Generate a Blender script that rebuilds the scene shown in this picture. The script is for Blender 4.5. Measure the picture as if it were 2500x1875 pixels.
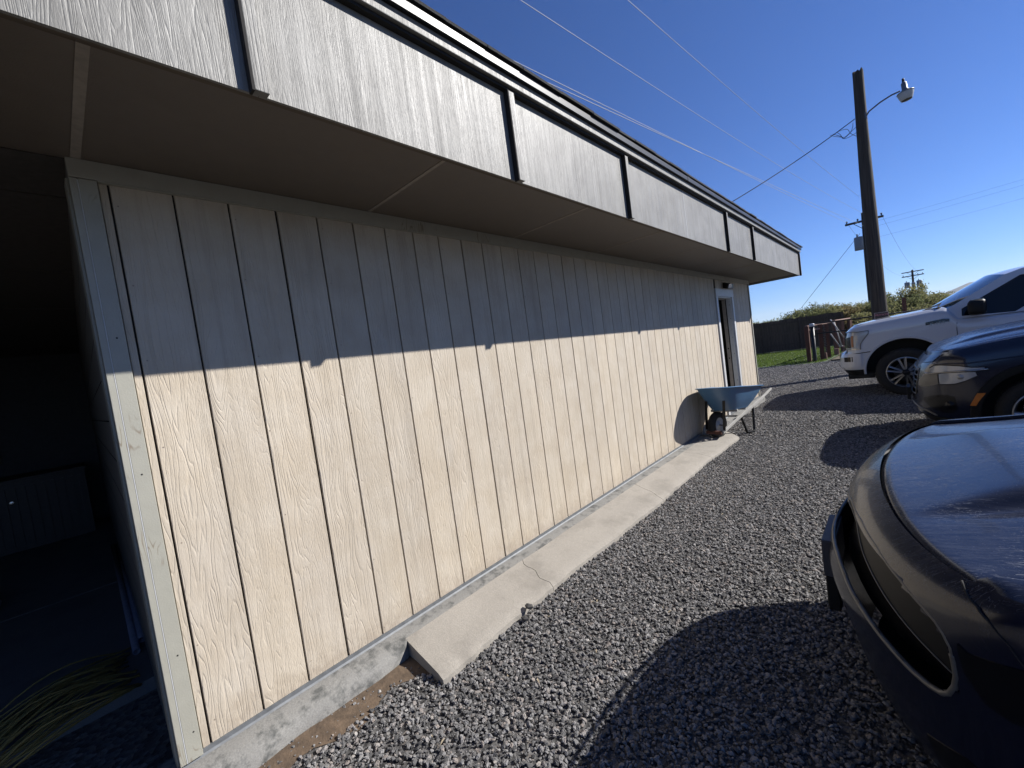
import bpy, bmesh, math, random
from math import sin, cos, pi, radians, sqrt, atan2
from mathutils import Vector, Matrix, noise as mnoise
from mathutils.geometry import tessellate_polygon
random.seed(7)
S = bpy.context.scene
for o in list(bpy.data.objects): bpy.data.objects.remove(o)
C = S.collection
# ---------------------------------------------------------------- camera, sky, sun, exposure
G = -0.12                     # gravel level; z = 0 is the lower edge of the siding
HAZE = .00011
SUN = Vector((1.0, 1.0, 0.961)).normalized()
cam_d = bpy.data.cameras.new('camera'); cam = bpy.data.objects.new('camera', cam_d); C.objects.link(cam)
S.camera = cam
cam_d.sensor_width = 36; cam_d.lens = 1030.42/2500*36; cam_d.clip_start = .02; cam_d.clip_end = 20000
YAW, PIT, ROL = 0.747833717, -0.054057035, -0.137021165
f = Vector((-sin(YAW)*cos(PIT), cos(YAW)*cos(PIT), sin(PIT)))
r = f.cross(Vector((0, 0, 1))).normalized(); u = r.cross(f)
r2 = r*cos(ROL)+u*sin(ROL); u2 = -r*sin(ROL)+u*cos(ROL)
M4 = Matrix((r2, u2, -f)).transposed().to_4x4(); M4.translation = Vector((2.23605, -0.25564, 1.42352))
cam.matrix_world = M4
W = bpy.data.worlds.new('World'); S.world = W; W.use_nodes = True
wn = W.node_tree.nodes; wl = W.node_tree.links
sky = wn.new('ShaderNodeTexSky'); sky.sky_type = 'NISHITA'; sky.sun_disc = False
EL = math.asin(SUN.z); sky.sun_elevation = EL; sky.sun_rotation = radians(45)
sky.altitude = 1500; sky.air_density = 1.0; sky.dust_density = 0.0; sky.ozone_density = 4.0
wn['Background'].inputs['Strength'].default_value = .050
tint = wn.new('ShaderNodeMix'); tint.data_type = 'RGBA'; tint.blend_type = 'MULTIPLY'; tint.inputs[0].default_value = 1
tint.inputs[7].default_value = (.66, .94, 1.46, 1)          # clear dry autumn air: deeper blue over the whole sky
wl.new(sky.outputs[0], tint.inputs[6]); wl.new(tint.outputs[2], wn['Background'].inputs['Color'])
sd = bpy.data.lights.new('sun', 'SUN'); sd.energy = 5.0; sd.angle = radians(.53); sd.color = (1, .97, .93)
so = bpy.data.objects.new('sun', sd); C.objects.link(so)
so.rotation_euler = SUN.to_track_quat('Z', 'Y').to_euler(); so.location = SUN*50
S.view_settings.view_transform = 'Standard'; S.view_settings.look = 'None'
S.view_settings.exposure = 0.80; S.view_settings.gamma = 1; S.view_settings.use_curve_mapping = False
S.render.engine = 'CYCLES'; S.cycles.max_bounces = 6; S.cycles.diffuse_bounces = 3

# ---------------------------------------------------------------- helpers
def link(name, me, mat=None, parent=None, smooth=False, loc=None, rotz=0):
    o = bpy.data.objects.new(name, me); C.objects.link(o)
    if mat is not None and me is not None and not me.materials:
        for m in (mat if isinstance(mat, (list, tuple)) else [mat]): me.materials.append(m)
    if smooth and me: me.polygons.foreach_set('use_smooth', [True]*len(me.polygons))
    if parent is not None: o.parent = parent
    if loc is not None: o.location = loc
    if rotz: o.rotation_euler.z = rotz
    return o
def tag(o, label=None, cat=None, group=None, kind=None):
    if label: o['label'] = label
    if cat: o['category'] = cat
    if group: o['group'] = group
    if kind: o['kind'] = kind
    return o
def thing(name, label, cat, loc=(0, 0, 0), rotz=0, group=None):
    o = bpy.data.objects.new(name, None); C.objects.link(o); o.location = loc; o.rotation_euler.z = rotz
    o.empty_display_size = .2
    return tag(o, label, cat, group)
class MB:
    def __init__(s): s.v = []; s.f = []; s.m = []
    def add(s, vs, fs, mi=0):
        n = len(s.v); s.v += [tuple(p) for p in vs]
        s.f += [tuple(i+n for i in q) for q in fs]; s.m += [mi]*len(fs); return s
    def box(s, x0, x1, y0, y1, z0, z1, mi=0, M=None):
        vs = [Vector((x, y, z)) for z in (z0, z1) for y in (y0, y1) for x in (x0, x1)]
        if M is not None: vs = [M @ p for p in vs]
        return s.add(vs, [(0, 2, 3, 1), (4, 5, 7, 6), (0, 1, 5, 4), (2, 6, 7, 3), (0, 4, 6, 2), (1, 3, 7, 5)], mi)
    def beam(s, a, b, w, h, up=(0, 0, 1), mi=0, w2=None, h2=None):
        a = Vector(a); b = Vector(b); d = (b-a).normalized(); up = Vector(up)
        x = d.cross(up)
        if x.length < 1e-4: x = d.cross(Vector((1, 0, 0)))
        x.normalize(); y = x.cross(d); w2 = w2 or w; h2 = h2 or h
        vs = []
        for p, ww, hh in ((a, w, h), (b, w2, h2)):
            vs += [p-x*ww/2-y*hh/2, p+x*ww/2-y*hh/2, p+x*ww/2+y*hh/2, p-x*ww/2+y*hh/2]
        return s.add(vs, [(0, 3, 2, 1), (4, 5, 6, 7), (0, 1, 5, 4), (1, 2, 6, 5), (2, 3, 7, 6), (3, 0, 4, 7)], mi)
    def tube(s, pts, r, n=8, mi=0, caps=True):
        pts = [Vector(p) for p in pts]; m = len(pts); rr = r if isinstance(r, (list, tuple)) else [r]*m
        base = len(s.v); prev = None
        for i, p in enumerate(pts):
            d = (pts[min(i+1, m-1)]-pts[max(i-1, 0)]).normalized()
            if prev is None:
                x = d.cross(Vector((0, 0, 1)))
                if x.length < 1e-3: x = d.cross(Vector((1, 0, 0)))
            else: x = prev-d*prev.dot(d)
            x.normalize(); prev = x; y = d.cross(x)
            for k in range(n):
                a = 2*pi*k/n; s.v.append(tuple(p+(x*cos(a)+y*sin(a))*rr[i]))
        for i in range(m-1):
            for k in range(n):
                k2 = (k+1) % n
                s.f.append((base+i*n+k, base+(i+1)*n+k, base+(i+1)*n+k2, base+i*n+k2)); s.m.append(mi)
        if caps:
            s.f.append(tuple(base+k for k in range(n))); s.m.append(mi)
            s.f.append(tuple(base+(m-1)*n+k for k in reversed(range(n)))); s.m.append(mi)
        return s
    def lathe(s, prof, n=32, M=None, mi=0, closed=False):
        base = len(s.v); m = len(prof)
        for (rad, h) in prof:
            for k in range(n):
                a = 2*pi*k/n; p = Vector((rad*cos(a), rad*sin(a), h))
                s.v.append(tuple(M @ p if M is not None else p))
        for i in range(m if closed else m-1):
            j = (i+1) % m
            for k in range(n):
                k2 = (k+1) % n
                s.f.append((base+i*n+k, base+i*n+k2, base+j*n+k2, base+j*n+k)); s.m.append(mi)
        return s
    def poly(s, outer, holes, fn, mi=0):
        # flat polygon with holes, mapped by fn(a, b) -> point
        loops = [outer]+list(holes)
        tri = tessellate_polygon([[Vector((a, b, 0)) for a, b in L] for L in loops])
        flat = [q for L in loops for q in L]
        return s.add([fn(a, b) for a, b in flat], [tuple(t) for t in tri], mi)
    def grid(s, P, mi=0, wrap=False):
        base = len(s.v); n = len(P); m = len(P[0])
        for row in P:
            for p in row: s.v.append(tuple(p))
        for i in range(n-1):
            for j in range(m if wrap else m-1):
                k = (j+1) % m
                s.f.append((base+i*m+j, base+(i+1)*m+j, base+(i+1)*m+k, base+i*m+k)); s.m.append(mi)
        return s
    def mesh(s, name, normals=False):
        me = bpy.data.meshes.new(name); me.from_pydata(s.v, [], s.f)
        if any(s.m): me.polygons.foreach_set('material_index', s.m)
        if normals:
            bm = bmesh.new(); bm.from_mesh(me); bmesh.ops.recalc_face_normals(bm, faces=bm.faces); bm.to_mesh(me); bm.free()
        me.update(); return me
    def build(s, name, mat, parent=None, smooth=False, loc=None, rotz=0, normals=True):
        return link(name, s.mesh(name, normals), mat, parent, smooth, loc, rotz)
def bevel(o, w=.004, seg=2, ang=35):
    m = o.modifiers.new('edge', 'BEVEL'); m.width = w; m.segments = seg; m.limit_method = 'ANGLE'; m.angle_limit = radians(ang); return o
def autosmooth(me, ang=35):
    bm = bmesh.new(); bm.from_mesh(me)
    for fc in bm.faces: fc.smooth = True
    for e in bm.edges:
        if len(e.link_faces) == 2 and e.calc_face_angle(0) > radians(ang): e.smooth = False
    bm.to_mesh(me); bm.free()
def textmesh(txt, size, depth, M):
    cu = bpy.data.curves.new('t', 'FONT'); cu.body = txt; cu.size = size; cu.extrude = depth; cu.align_x = 'CENTER'; cu.align_y = 'CENTER'
    o = bpy.data.objects.new('t', cu); C.objects.link(o); bpy.context.view_layer.update()
    me = bpy.data.meshes.new_from_object(o.evaluated_get(bpy.context.evaluated_depsgraph_get()))
    bpy.data.objects.remove(o); me.transform(M); me.materials.clear(); return me

# ---------------------------------------------------------------- materials
ALB = .60      # albedo level of all surfaces, to go with the exposure above
class NT:
    def __init__(s, name):
        s.mat = bpy.data.materials.new(name); s.mat.use_nodes = True; s.t = s.mat.node_tree
        s.b = s.t.nodes['Principled BSDF']; s.n = s.t.nodes; s.l = s.t.links; s._c = None
    def node(self, typ, **kw):
        n = self.n.new('ShaderNode'+typ)
        for k, v in kw.items():
            key = {'s': 'Scale', 'd': 'Detail', 'r': 'Roughness', 'dist': 'Distortion', 'v': 'Vector', 'w': 'W'}.get(k, k)
            self.set(n.inputs[key], v)
        return n
    def set(s, inp, v):
        if hasattr(v, 'is_output'): s.l.new(v, inp)
        elif hasattr(v, 'outputs'): s.l.new(v.outputs[0], inp)
        else: inp.default_value = v
    def coords(s, kind='Object', scale=(1, 1, 1), rand=0):
        tc = s.n.new('ShaderNodeTexCoord'); m = s.n.new('ShaderNodeMapping'); s.l.new(tc.outputs[kind], m.inputs[0])
        m.inputs['Scale'].default_value = scale
        if rand:
            oi = s.n.new('ShaderNodeObjectInfo'); ml = s.n.new('ShaderNodeMath'); ml.operation = 'MULTIPLY'; ml.inputs[1].default_value = rand
            s.l.new(oi.outputs['Random'], ml.inputs[0]); cb = s.n.new('ShaderNodeCombineXYZ')
            for i in range(3): s.l.new(ml.outputs[0], cb.inputs[i])
            s.l.new(cb.outputs[0], m.inputs['Location'])
        return m.outputs[0]
    def noise(s, v, sc, d=4, r=.55, dist=0):
        return s.node('TexNoise', v=v, s=sc, d=d, r=r, dist=dist).outputs[0]
    def ramp(s, fac, stops):
        n = s.n.new('ShaderNodeValToRGB'); s.set(n.inputs[0], fac); e = n.color_ramp.elements
        while len(e) < len(stops): e.new(.5)
        for i, (p, c) in enumerate(stops):
            e[i].position = p; e[i].color = tuple(c)+(1,) if len(c) == 3 else c
        return n.outputs[0]
    def mix(s, fac, a, b, mode='MIX'):
        n = s.n.new('ShaderNodeMix'); n.data_type = 'RGBA'; n.blend_type = mode
        s.set(n.inputs[0], fac)
        for i, c in ((6, a), (7, b)):
            if isinstance(c, tuple) and len(c) == 3: c = c+(1,)
            s.set(n.inputs[i], c)
        return n.outputs[2]
    def math(s, op, a, b=0, c=None):
        n = s.n.new('ShaderNodeMath'); n.operation = op; s.set(n.inputs[0], a); s.set(n.inputs[1], b)
        if c is not None: s.set(n.inputs[2], c)
        return n.outputs[0]
    def bump(s, h, dist=.01, st=1, nrm=None):
        n = s.n.new('ShaderNodeBump'); s.set(n.inputs['Height'], h); n.inputs['Distance'].default_value = dist; n.inputs['Strength'].default_value = st
        if nrm is not None: s.l.new(nrm, n.inputs['Normal'])
        return n.outputs[0]
    def out(s, col=None, rough=None, nrm=None, metal=None, **kw):
        if col is not None:
            if isinstance(col, tuple): s.b.inputs['Base Color'].default_value = tuple(c*ALB for c in col[:3])+(1,)
            else: s.set(s.b.inputs['Base Color'], s.mix(1.0, col, (ALB, ALB, ALB), 'MULTIPLY'))
        if rough is not None: s.set(s.b.inputs['Roughness'], rough)
        if nrm is not None: s.set(s.b.inputs['Normal'], nrm)
        if metal is not None: s.set(s.b.inputs['Metallic'], metal)
        for k, v in kw.items(): s.set(s.b.inputs[k.replace('_', ' ')], v)
        return s.mat
def rnd(t):
    return t.node('ObjectInfo').outputs['Random']
def simple(name, col, rough=.6, metal=0, var=.15, scale=30, bump=.0, **kw):
    t = NT(name); co = t.coords('Object'); n = t.noise(co, scale, 5)
    a = tuple(c*(1-var) for c in col); b = tuple(min(1, c*(1+var)) for c in col)
    nr = t.bump(t.noise(co, scale*3, 3), bump) if bump else None
    return t.out(t.ramp(n, [(.3, a), (.7, b)]), rough, nr, metal, **kw)

def m_cedar(name, base, light, rough=.55, fine=1.0, streak=0.0, spec=.5, rs=(11, 11, 1.25), rn=17, splash=False):
    # embossed cedar-grain lap board: contour rings of a stretched noise + short vertical strokes
    t = NT(name); co = t.coords('Object', (1, 1, 1), 40)
    mp = t.node('Mapping', v=co, Scale=rs); nn = t.noise(mp.outputs[0], 1.0, 2.5, .5, .3)
    ring = t.math('PINGPONG', t.math('MULTIPLY', nn, rn), .5)
    ring = t.ramp(ring, [(.0, (0, 0, 0)), (.16, (.85,)*3), (.5, (1,)*3)])
    mp2 = t.node('Mapping', v=co, Scale=(260, 260, 32)); st = t.noise(mp2.outputs[0], 1, 3, .6, .4)
    mp3 = t.node('Mapping', v=co, Scale=(3.5, 3.5, .5)); pat = t.ramp(t.noise(mp3.outputs[0], 1, 2), [(.42, (0, 0, 0)), (.58, (1, 1, 1))])
    h = t.mix(pat, t.mix(.5, ring, st), t.mix(.25, st, ring))
    h2 = t.noise(co, 900, 2)
    nr = t.bump(h, .0030*fine, 1); nr = t.bump(h2, .0004, .5, nr)
    v1 = t.noise(co, 5, 5, .6); mp4 = t.node('Mapping', v=co, Scale=(22, 22, .7)); v2 = t.noise(mp4.outputs[0], 1, 4, .6)
    col = t.mix(t.ramp(v1, [(.35, (0,)*3), (.7, (1,)*3)]), base, light)
    dk = tuple(c*.72 for c in base)
    col = t.mix(t.ramp(v2, [(.52, (0,)*3), (.78, (.55+streak,)*3)]), col, dk)
    rr = t.ramp(rnd(t), [(0, (.93,)*3), (1, (1.0,)*3)])
    col = t.mix(1.0, col, rr, 'MULTIPLY')
    sp = t.noise(co, 60, 2); col = t.mix(t.ramp(sp, [(.73, (0,)*3), (.8, (.5,)*3)]), col, light)
    if splash:      # dried mud splashed up from the ground, and a rain-faded band under the eave
        tc = t.n.new('ShaderNodeTexCoord'); sx = t.node('SeparateXYZ'); t.l.new(tc.outputs['Object'], sx.inputs[0])
        lo_ = t.math('SUBTRACT', 1, t.math('MULTIPLY', sx.outputs[2], 3.2)); nz = t.noise(co, 26, 6, .7)
        m_ = t.ramp(t.math('MULTIPLY', t.math('MAXIMUM', lo_, 0), nz), [(.30, (0,)*3), (.62, (.55,)*3)])
        col = t.mix(m_, col, (.40, .32, .24))
        big = t.ramp(t.noise(t.node('Mapping', v=co, Scale=(1.2, 1.2, .6)).outputs[0], 1, 4), [(.35, (.93, .93, .94)), (.65, (1.03, 1.02, 1.0))]); col = t.mix(1., col, big, 'MULTIPLY')
    return t.out(col, t.math('ADD', t.math('MULTIPLY', v2, .25), rough-.12), nr, 0, Specular_IOR_Level=spec)
M_siding = m_cedar('siding_paint', (.68, .58, .445), (.77, .68, .55), .68, splash=True)
M_fascia = m_cedar('fascia_paint', (.26, .25, .225), (.36, .35, .32), .50, .6, .25, .42, (17, 17, .7), 22)
def m_trim(name='trim_paint', base=(.44, .43, .36), wear=.5):
    t = NT(name); co = t.coords('Object'); mp = t.node('Mapping', v=co, Scale=(9, 9, 1.6)); w = t.node('TexNoise', v=mp.outputs[0], s=1., d=3, dist=.4)
    g = t.math('PINGPONG', t.math('MULTIPLY', w.outputs[0], 20), .5); g = t.ramp(g, [(.02, (1,)*3), (.14, (0,)*3)])
    th = .56
    area = t.ramp(t.noise(t.node('Mapping', v=co, Scale=(2, 2, 2.2)).outputs[0], 1.2, 3), [(th, (0,)*3), (th+.04, (wear,)*3)])
    msk = t.math('MULTIPLY', g, area)
    col = t.mix(t.noise(co, 14, 5), tuple(c*.88 for c in base), tuple(c*1.1 for c in base)); col = t.mix(msk, col, (.22, .15, .09))
    return t.out(col, .5, t.bump(t.noise(co, 180, 3), .0006))
M_trim = m_trim(); M_corner = m_trim('worn_corner_paint', (.47, .455, .38), .7); M_white = simple('white_trim_paint', (.74, .74, .73), .45, 0, .06, 20, .0006)
M_soffit = m_trim('soffit_paint', (.19, .155, .12), .4)
M_darkgap = simple('dark_gap', (.02, .018, .016), .9)
M_metal_black = simple('black_drip_metal', (.025, .025, .027), .42, .2, .2, 12)
M_flash = simple('galvanised_flashing', (.20, .21, .22), .6, .2, .2, 25)
def m_concrete(name, base, dirt, sc=1, damp=.5, patch=3):
    t = NT(name); co = t.coords('Object'); n1 = t.noise(co, 2.2*sc, 6, .6); n2 = t.noise(co, 140, 4, .7); n3 = t.noise(co, 28, 4)
    vo = t.node('TexVoronoi', v=co, s=70); spk = t.ramp(vo.outputs[0], [(.08, (1,)*3), (.16, (0,)*3)])
    col = t.mix(t.ramp(n1, [(.38, (0,)*3), (.68, (1,)*3)]), base, tuple(c*1.12 for c in base))
    col = t.mix(t.ramp(t.noise(co, patch, 7, .68), [(.5, (0,)*3), (.64, (damp,)*3)]), col, dirt)
    col = t.mix(t.ramp(n2, [(.4, (.5,)*3), (.62, (0,)*3)]), col, tuple(c*.6 for c in base))
    col = t.mix(t.math('MULTIPLY', spk, t.ramp(n3, [(.5, (0,)*3), (.6, (.6,)*3)])), col, tuple(c*.35 for c in base))
    h = t.mix(.4, n3, n2); return t.out(col, .9, t.bump(h, .004, .8))
M_conc = m_concrete('weathered_concrete', (.47, .43, .37), (.33, .30, .255), damp=.7)
M_found = m_concrete('mossy_foundation_concrete', (.33, .32, .295), (.075, .08, .076), 4, .9, 13)
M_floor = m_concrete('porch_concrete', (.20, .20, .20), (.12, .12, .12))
def m_paint(name, col, rough=.25, metal=0, dust=.3, dustcol=(.35, .34, .33), flake=0, coat=1.0, streaks=False):
    t = NT(name); co = t.coords('Object'); n = t.noise(co, 3, 6, .65); f1 = t.noise(t.node('Mapping', v=co, Scale=(8, 60, 8)).outputs[0], 1, 5, .6, 1.2)
    vo = t.node('TexNoise', v=co, s=240, d=2)
    m = t.math('MULTIPLY', t.ramp(n, [(.3, (.25,)*3), (.75, (1,)*3)]), t.ramp(f1, [(.35, (.3,)*3), (.68, (1,)*3)]))
    m = t.math('ADD', m, t.ramp(vo.outputs[0], [(.66, (0,)*3), (.74, (.8,)*3)])); m = t.math('MULTIPLY', m, dust)
    geo = t.node('NewGeometry'); sx = t.node('SeparateXYZ'); t.l.new(geo.outputs['Normal'], sx.inputs[0])
    up = t.ramp(sx.outputs[2], [(.3, (.12,)*3), (.85, (1,)*3)]); m = t.math('MULTIPLY', m, up)
    if streaks:
        wv = t.noise(t.node('Mapping', v=co, Scale=(2.2, 16, 8)).outputs[0], 1, 4, .6, 2.2)
        ln = t.math('PINGPONG', t.math('MULTIPLY', wv, 9), .5); ln = t.ramp(ln, [(.0, (1,)*3), (.06, (0,)*3)])
        pt = t.ramp(t.noise(co, 2.6, 3), [(.42, (0,)*3), (.60, (.9,)*3)]); m = t.math('ADD', m, t.math('MULTIPLY', t.math('MULTIPLY', ln, pt), up))
        vs = t.node('TexVoronoi', v=co, s=55); sp_ = t.ramp(vs.outputs[0], [(.05, (1,)*3), (.10, (0,)*3)]); m = t.math('ADD', m, t.math('MULTIPLY', t.math('MULTIPLY', sp_, .5), up))
    c = t.mix(m, col, dustcol)
    return t.out(c, t.math('ADD', rough, t.math('MULTIPLY', m, .4)), None, metal, Coat_Weight=coat, Coat_Roughness=.04)
M_navy = m_paint('navy_car_paint', (.007, .010, .028), .22, 0, .26, (.22, .23, .26), coat=.2, streaks=True)
M_navy2 = m_paint('dark_blue_car_paint', (.006, .010, .034), .25, 0, .14, (.16, .17, .20), coat=.3)
M_wpaint = m_paint('white_truck_paint', (.84, .86, .90), .3, 0, .12, (.4, .36, .3))
M_plastic = simple('black_plastic', (.016, .016, .016), .55, Specular_IOR_Level=.2)
M_gloss = simple('gloss_black_plastic', (.010, .010, .011), .2, Specular_IOR_Level=.3)
M_under = simple('underbody', (.01, .01, .01), .9)
M_tyre = simple('tyre_rubber', (.022, .021, .02), .85, 0, .3, 60, .001)
M_alloy = simple('alloy_metal', (.55, .55, .56), .3, .9, .05)
M_darkalloy = simple('dark_alloy', (.05, .05, .055), .4, .6)
M_chrome = simple('satin_chrome', (.55, .54, .52), .25, 1, .05)
M_satin = simple('satin_grey_strip', (.22, .21, .19), .4, .3, .1)
def m_glass(name, col, rough=.04):
    t = NT(name); return t.out(col, rough, None, 0, Coat_Weight=1.0, Coat_Roughness=.02, Specular_IOR_Level=.8)
M_glass = simple('tinted_glass', (.008, .011, .013), .05, Specular_IOR_Level=.45); M_wglass = m_glass('windshield_glass', (.05, .085, .10))
M_lens = m_glass('headlight_lens', (.50, .53, .56), .25); M_lensclear = m_glass('clear_lens', (.5, .5, .48), .1)
M_amber = simple('amber_reflector', (.75, .22, .02), .3, 0, .1); M_amberd = simple('amber_lamp', (.5, .18, .06), .3, 0, .15)
def m_gravel(name, inst=True):
    t = NT(name); co = t.coords('Object')
    rr = t.node('ObjectInfo').outputs['Random'] if inst else t.node('TexVoronoi', v=co, s=42).outputs[1]
    if not inst:
        sp = t.node('SeparateColor'); t.l.new(rr, sp.inputs[0]); rr = sp.outputs[0]
    col = t.ramp(rr, [(0, (.10, .097, .095)), (.3, (.20, .194, .188)), (.55, (.32, .31, .30)), (.8, (.47, .452, .438)), (.94, (.46, .39, .34)), (.985, (.5, .45, .40)), (1, (.75, .72, .68))])
    col = t.mix(t.math('MULTIPLY', t.noise(co, 6 if inst else 90, 3), .35), col, (.06, .058, .058))
    if inst: return t.out(col, .8, t.bump(t.noise(co, 3, 4), .2, .4))
    vo = t.node('TexVoronoi', v=co, s=42); fine = t.noise(co, 300, 3)
    return t.out(t.mix(.45, col, (.05, .045, .04)), .9, t.bump(t.mix(.3, vo.outputs[0], fine), .02, 1))
M_stone = m_gravel('crushed_basalt'); M_gbase = m_gravel('gravel_bed', False)
def m_soil():
    t = NT('dry_soil'); co = t.coords('Object'); n = t.noise(co, .35, 7, .6)
    return t.out(t.ramp(n, [(.3, (.10, .08, .05)), (.55, (.15, .12, .07)), (.75, (.08, .085, .04))]), .95, t.bump(t.noise(co, 12, 5), .03))
M_soil = m_soil()
M_dirt = simple('brown_dirt', (.16, .11, .07), .95, 0, .35, 18, .004)
def m_wood(name, a, b, sc=(30, 30, 2), rough=.85, rand=10, bd=.003):
    t = NT(name); co = t.coords('Object', sc, rand); n = t.noise(co, 1, 6, .65, .3)
    col = t.ramp(n, [(.3, a), (.7, b)]); rr = t.ramp(rnd(t), [(0, (.75,)*3), (1, (1.0,)*3)]); col = t.mix(1., col, rr, 'MULTIPLY')
    return t.out(col, rough, t.bump(n, bd))
M_pole = m_wood('weathered_pole_wood', (.02, .016, .012), (.13, .105, .08), (38, 38, 1.2), .9, 5, .02)
M_fence = m_wood('dark_fence_wood', (.075, .046, .030), (.19, .12, .08))
M_red = m_wood('redwood_post', (.13, .05, .03), (.26, .11, .07))
M_pink = m_wood('faded_red_rail', (.34, .19, .14), (.46, .28, .21), (2, 30, 30))
M_handle = m_wood('white_painted_handle', (.55, .52, .46), (.78, .76, .7), (20, 4, 20))
M_bark = m_wood('shrub_bark', (.06, .045, .03), (.13, .1, .07))
def m_leaf(name, a, b, c):
    t = NT(name); g = t.node('NewGeometry'); ri = g.outputs['Random Per Island']; co = t.coords('Object')
    n = t.noise(co, 1.6, 3); col = t.ramp(ri, [(0, a), (.55, b), (1, c)]); col = t.mix(t.ramp(n, [(.4, (0,)*3), (.65, (.45,)*3)]), col, c)
    rr = t.ramp(rnd(t), [(0, (.75, .8, .75)), (1, (1.1, 1.0, .95))]); col = t.mix(1., col, rr, 'MULTIPLY')
    m = t.out(col, .7, None, 0, Specular_IOR_Level=.2)
    tr = t.node('BsdfTranslucent'); t.set(tr.inputs[0], col); mx = t.node('MixShader'); mx.inputs[0].default_value = .5
    t.l.new(t.b.outputs[0], mx.inputs[1]); t.l.new(tr.outputs[0], mx.inputs[2]); t.l.new(mx.outputs[0], t.n['Material Output'].inputs[0])
    return m
M_leaf = m_leaf('shrub_leaves', (.12, .14, .065), (.18, .195, .09), (.26, .25, .12))
M_leafdry = m_leaf('dry_shrub_leaves', (.12, .11, .045), (.20, .16, .075), (.28, .22, .12))
M_grass = m_leaf('lawn_blades', (.06, .105, .02), (.085, .15, .025), (.13, .18, .045))

# ---- car shape tables
def interp(tab,v):
    if v<=tab[0][0]: return tab[0][1]
    for i in range(len(tab)-1):
        a,b=tab[i],tab[i+1]
        if v<=b[0]:
            u=(v-a[0])/(b[0]-a[0]); 
            def slope(j):
                if j<=0 or j>=len(tab)-1: 
                    k=0 if j<=0 else len(tab)-2
                    return (tab[k+1][1]-tab[k][1])/(tab[k+1][0]-tab[k][0])
                d0=(tab[j][1]-tab[j-1][1])/(tab[j][0]-tab[j-1][0]);d1=(tab[j+1][1]-tab[j][1])/(tab[j+1][0]-tab[j][0])
                return 0 if d0*d1<=0 else 2*d0*d1/(d0+d1)
            h=b[0]-a[0];m0=slope(i)*h;m1=slope(i+1)*h
            return (2*u**3-3*u*u+1)*a[1]+(u**3-2*u*u+u)*m0+(-2*u**3+3*u*u)*b[1]+(u**3-u*u)*m1
    return tab[-1][1]
# car shape tables: local frame, x rearwards from the nose, y across from the centre line, z above ground
CARS={
 'near':dict(zb=.16,n=2.0,len=4.95,L2=.35,
   top=[(0,.885),(.3,.885),(.6,.905),(1.1,.98),(1.5,1.04),(4.95,1.06)],
   N=[(0,.11),(.15,.07),(.35,.03),(.55,0),(.66,.02),(.85,.075),(.94,.12),(1,.19)],
   W=[(0,.90),(.15,.96),(.43,.985),(.69,1.0),(.88,1.01),(.95,1.01),(1,1.0)],
   L=[(0,.58),(.43,.62),(.8,.45),(1,.32)]),
 'mid':dict(zb=.20,n=2.3,len=4.9,L2=.35,
   top=[(0,.86),(.12,.93),(.28,1.0),(.8,1.10),(1.3,1.15),(4.9,1.12)],
   N=[(0,.09),(.12,.03),(.3,0),(.6,.0),(.82,.03),(.94,.08),(1,.14)],
   W=[(0,.92),(.15,.95),(.43,.97),(.69,.97),(.88,.955),(.95,.93),(1,.885)],
   L=[(0,.6),(.43,.55),(.8,.45),(1,.3)]),
 'truck':dict(zb=.42,n=3.2,len=5.9,L2=.2,
   top=[(0,1.22),(.12,1.28),(.4,1.325),(1.0,1.385),(1.45,1.42),(1.62,1.25),(1.75,1.235),(5.9,1.27)],
   N=[(0,.06),(.15,.0),(.42,0.0),(.44,.07),(.8,.09),(.93,.12),(1,.2)],
   W=[(0,.97),(.15,.995),(.45,1.0),(.8,1.0),(.92,.985),(.97,.96),(1,.89)],
   L=[(0,.35),(.42,.35),(.44,.28),(1,.25)]),
}
def surf(c,t,v):
    v=min(max(v,0),1)
    w=interp(c['W'],v);xf=interp(c['N'],v);L=interp(c['L'],v);e=2/c['n'];s=-1 if t<0 else 1;a=abs(t)
    if a<=.5:
        f=a/.5*math.pi/2; y=w*math.sin(f)**e; x=xf+L*(1-max(math.cos(f),0)**e)
    elif a<=.9:
        x0=xf+L;x1=c['len']-c['L2']-xf*.5; x=x0+(a-.5)/.4*(x1-x0);y=w
    else:
        f=(1-a)/.1*math.pi/2; y=w*math.sin(f)**e; x=c['len']-xf*.5-c['L2']*(1-max(math.cos(f),0)**e)
    zt=interp(c['top'],x)
    return (x,s*y,c['zb']+v*(zt-c['zb']))
def struct(name):
    o = bpy.data.objects.new(name, None); C.objects.link(o); o['kind'] = 'structure'; return o
# ================================================================ SETTING
g = MB().add([(-3500, -3500, 0), (3500, -3500, 0), (3500, 5200, 0), (-3500, 5200, 0)], [(0, 1, 2, 3)]).build('ground', M_soil, loc=(0, 0, G-.06)); tag(g, kind='structure')
yard = [(-14, 17.3), (-6, 17.6), (-1.7, 17.9), (0.0, 18.1), (.7, 19.0), (6, 19.4), (26, 19.6), (26, -12), (-14, -12)]
g = MB(); n = len(yard); g.add([(x, y, G-.008) for x, y in yard]+[(x, y, G-.05) for x, y in yard], [tuple(range(n))]+[(i, (i+1) % n, (i+1) % n+n, i+n) for i in range(n)])
gy = g.build('gravel_yard', M_gbase); tag(gy, kind='structure')
g = MB().add([(-12, 17.2, G-.02), (.2, 17.7, G-.02), (.9, 30, G-.02), (-12, 30, G-.02)], [(0, 1, 2, 3)])
lawn = g.build('lawn', simple('lawn_soil', (.07, .11, .03), .9, 0, .3, 3)); tag(lawn, kind='structure')

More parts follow.
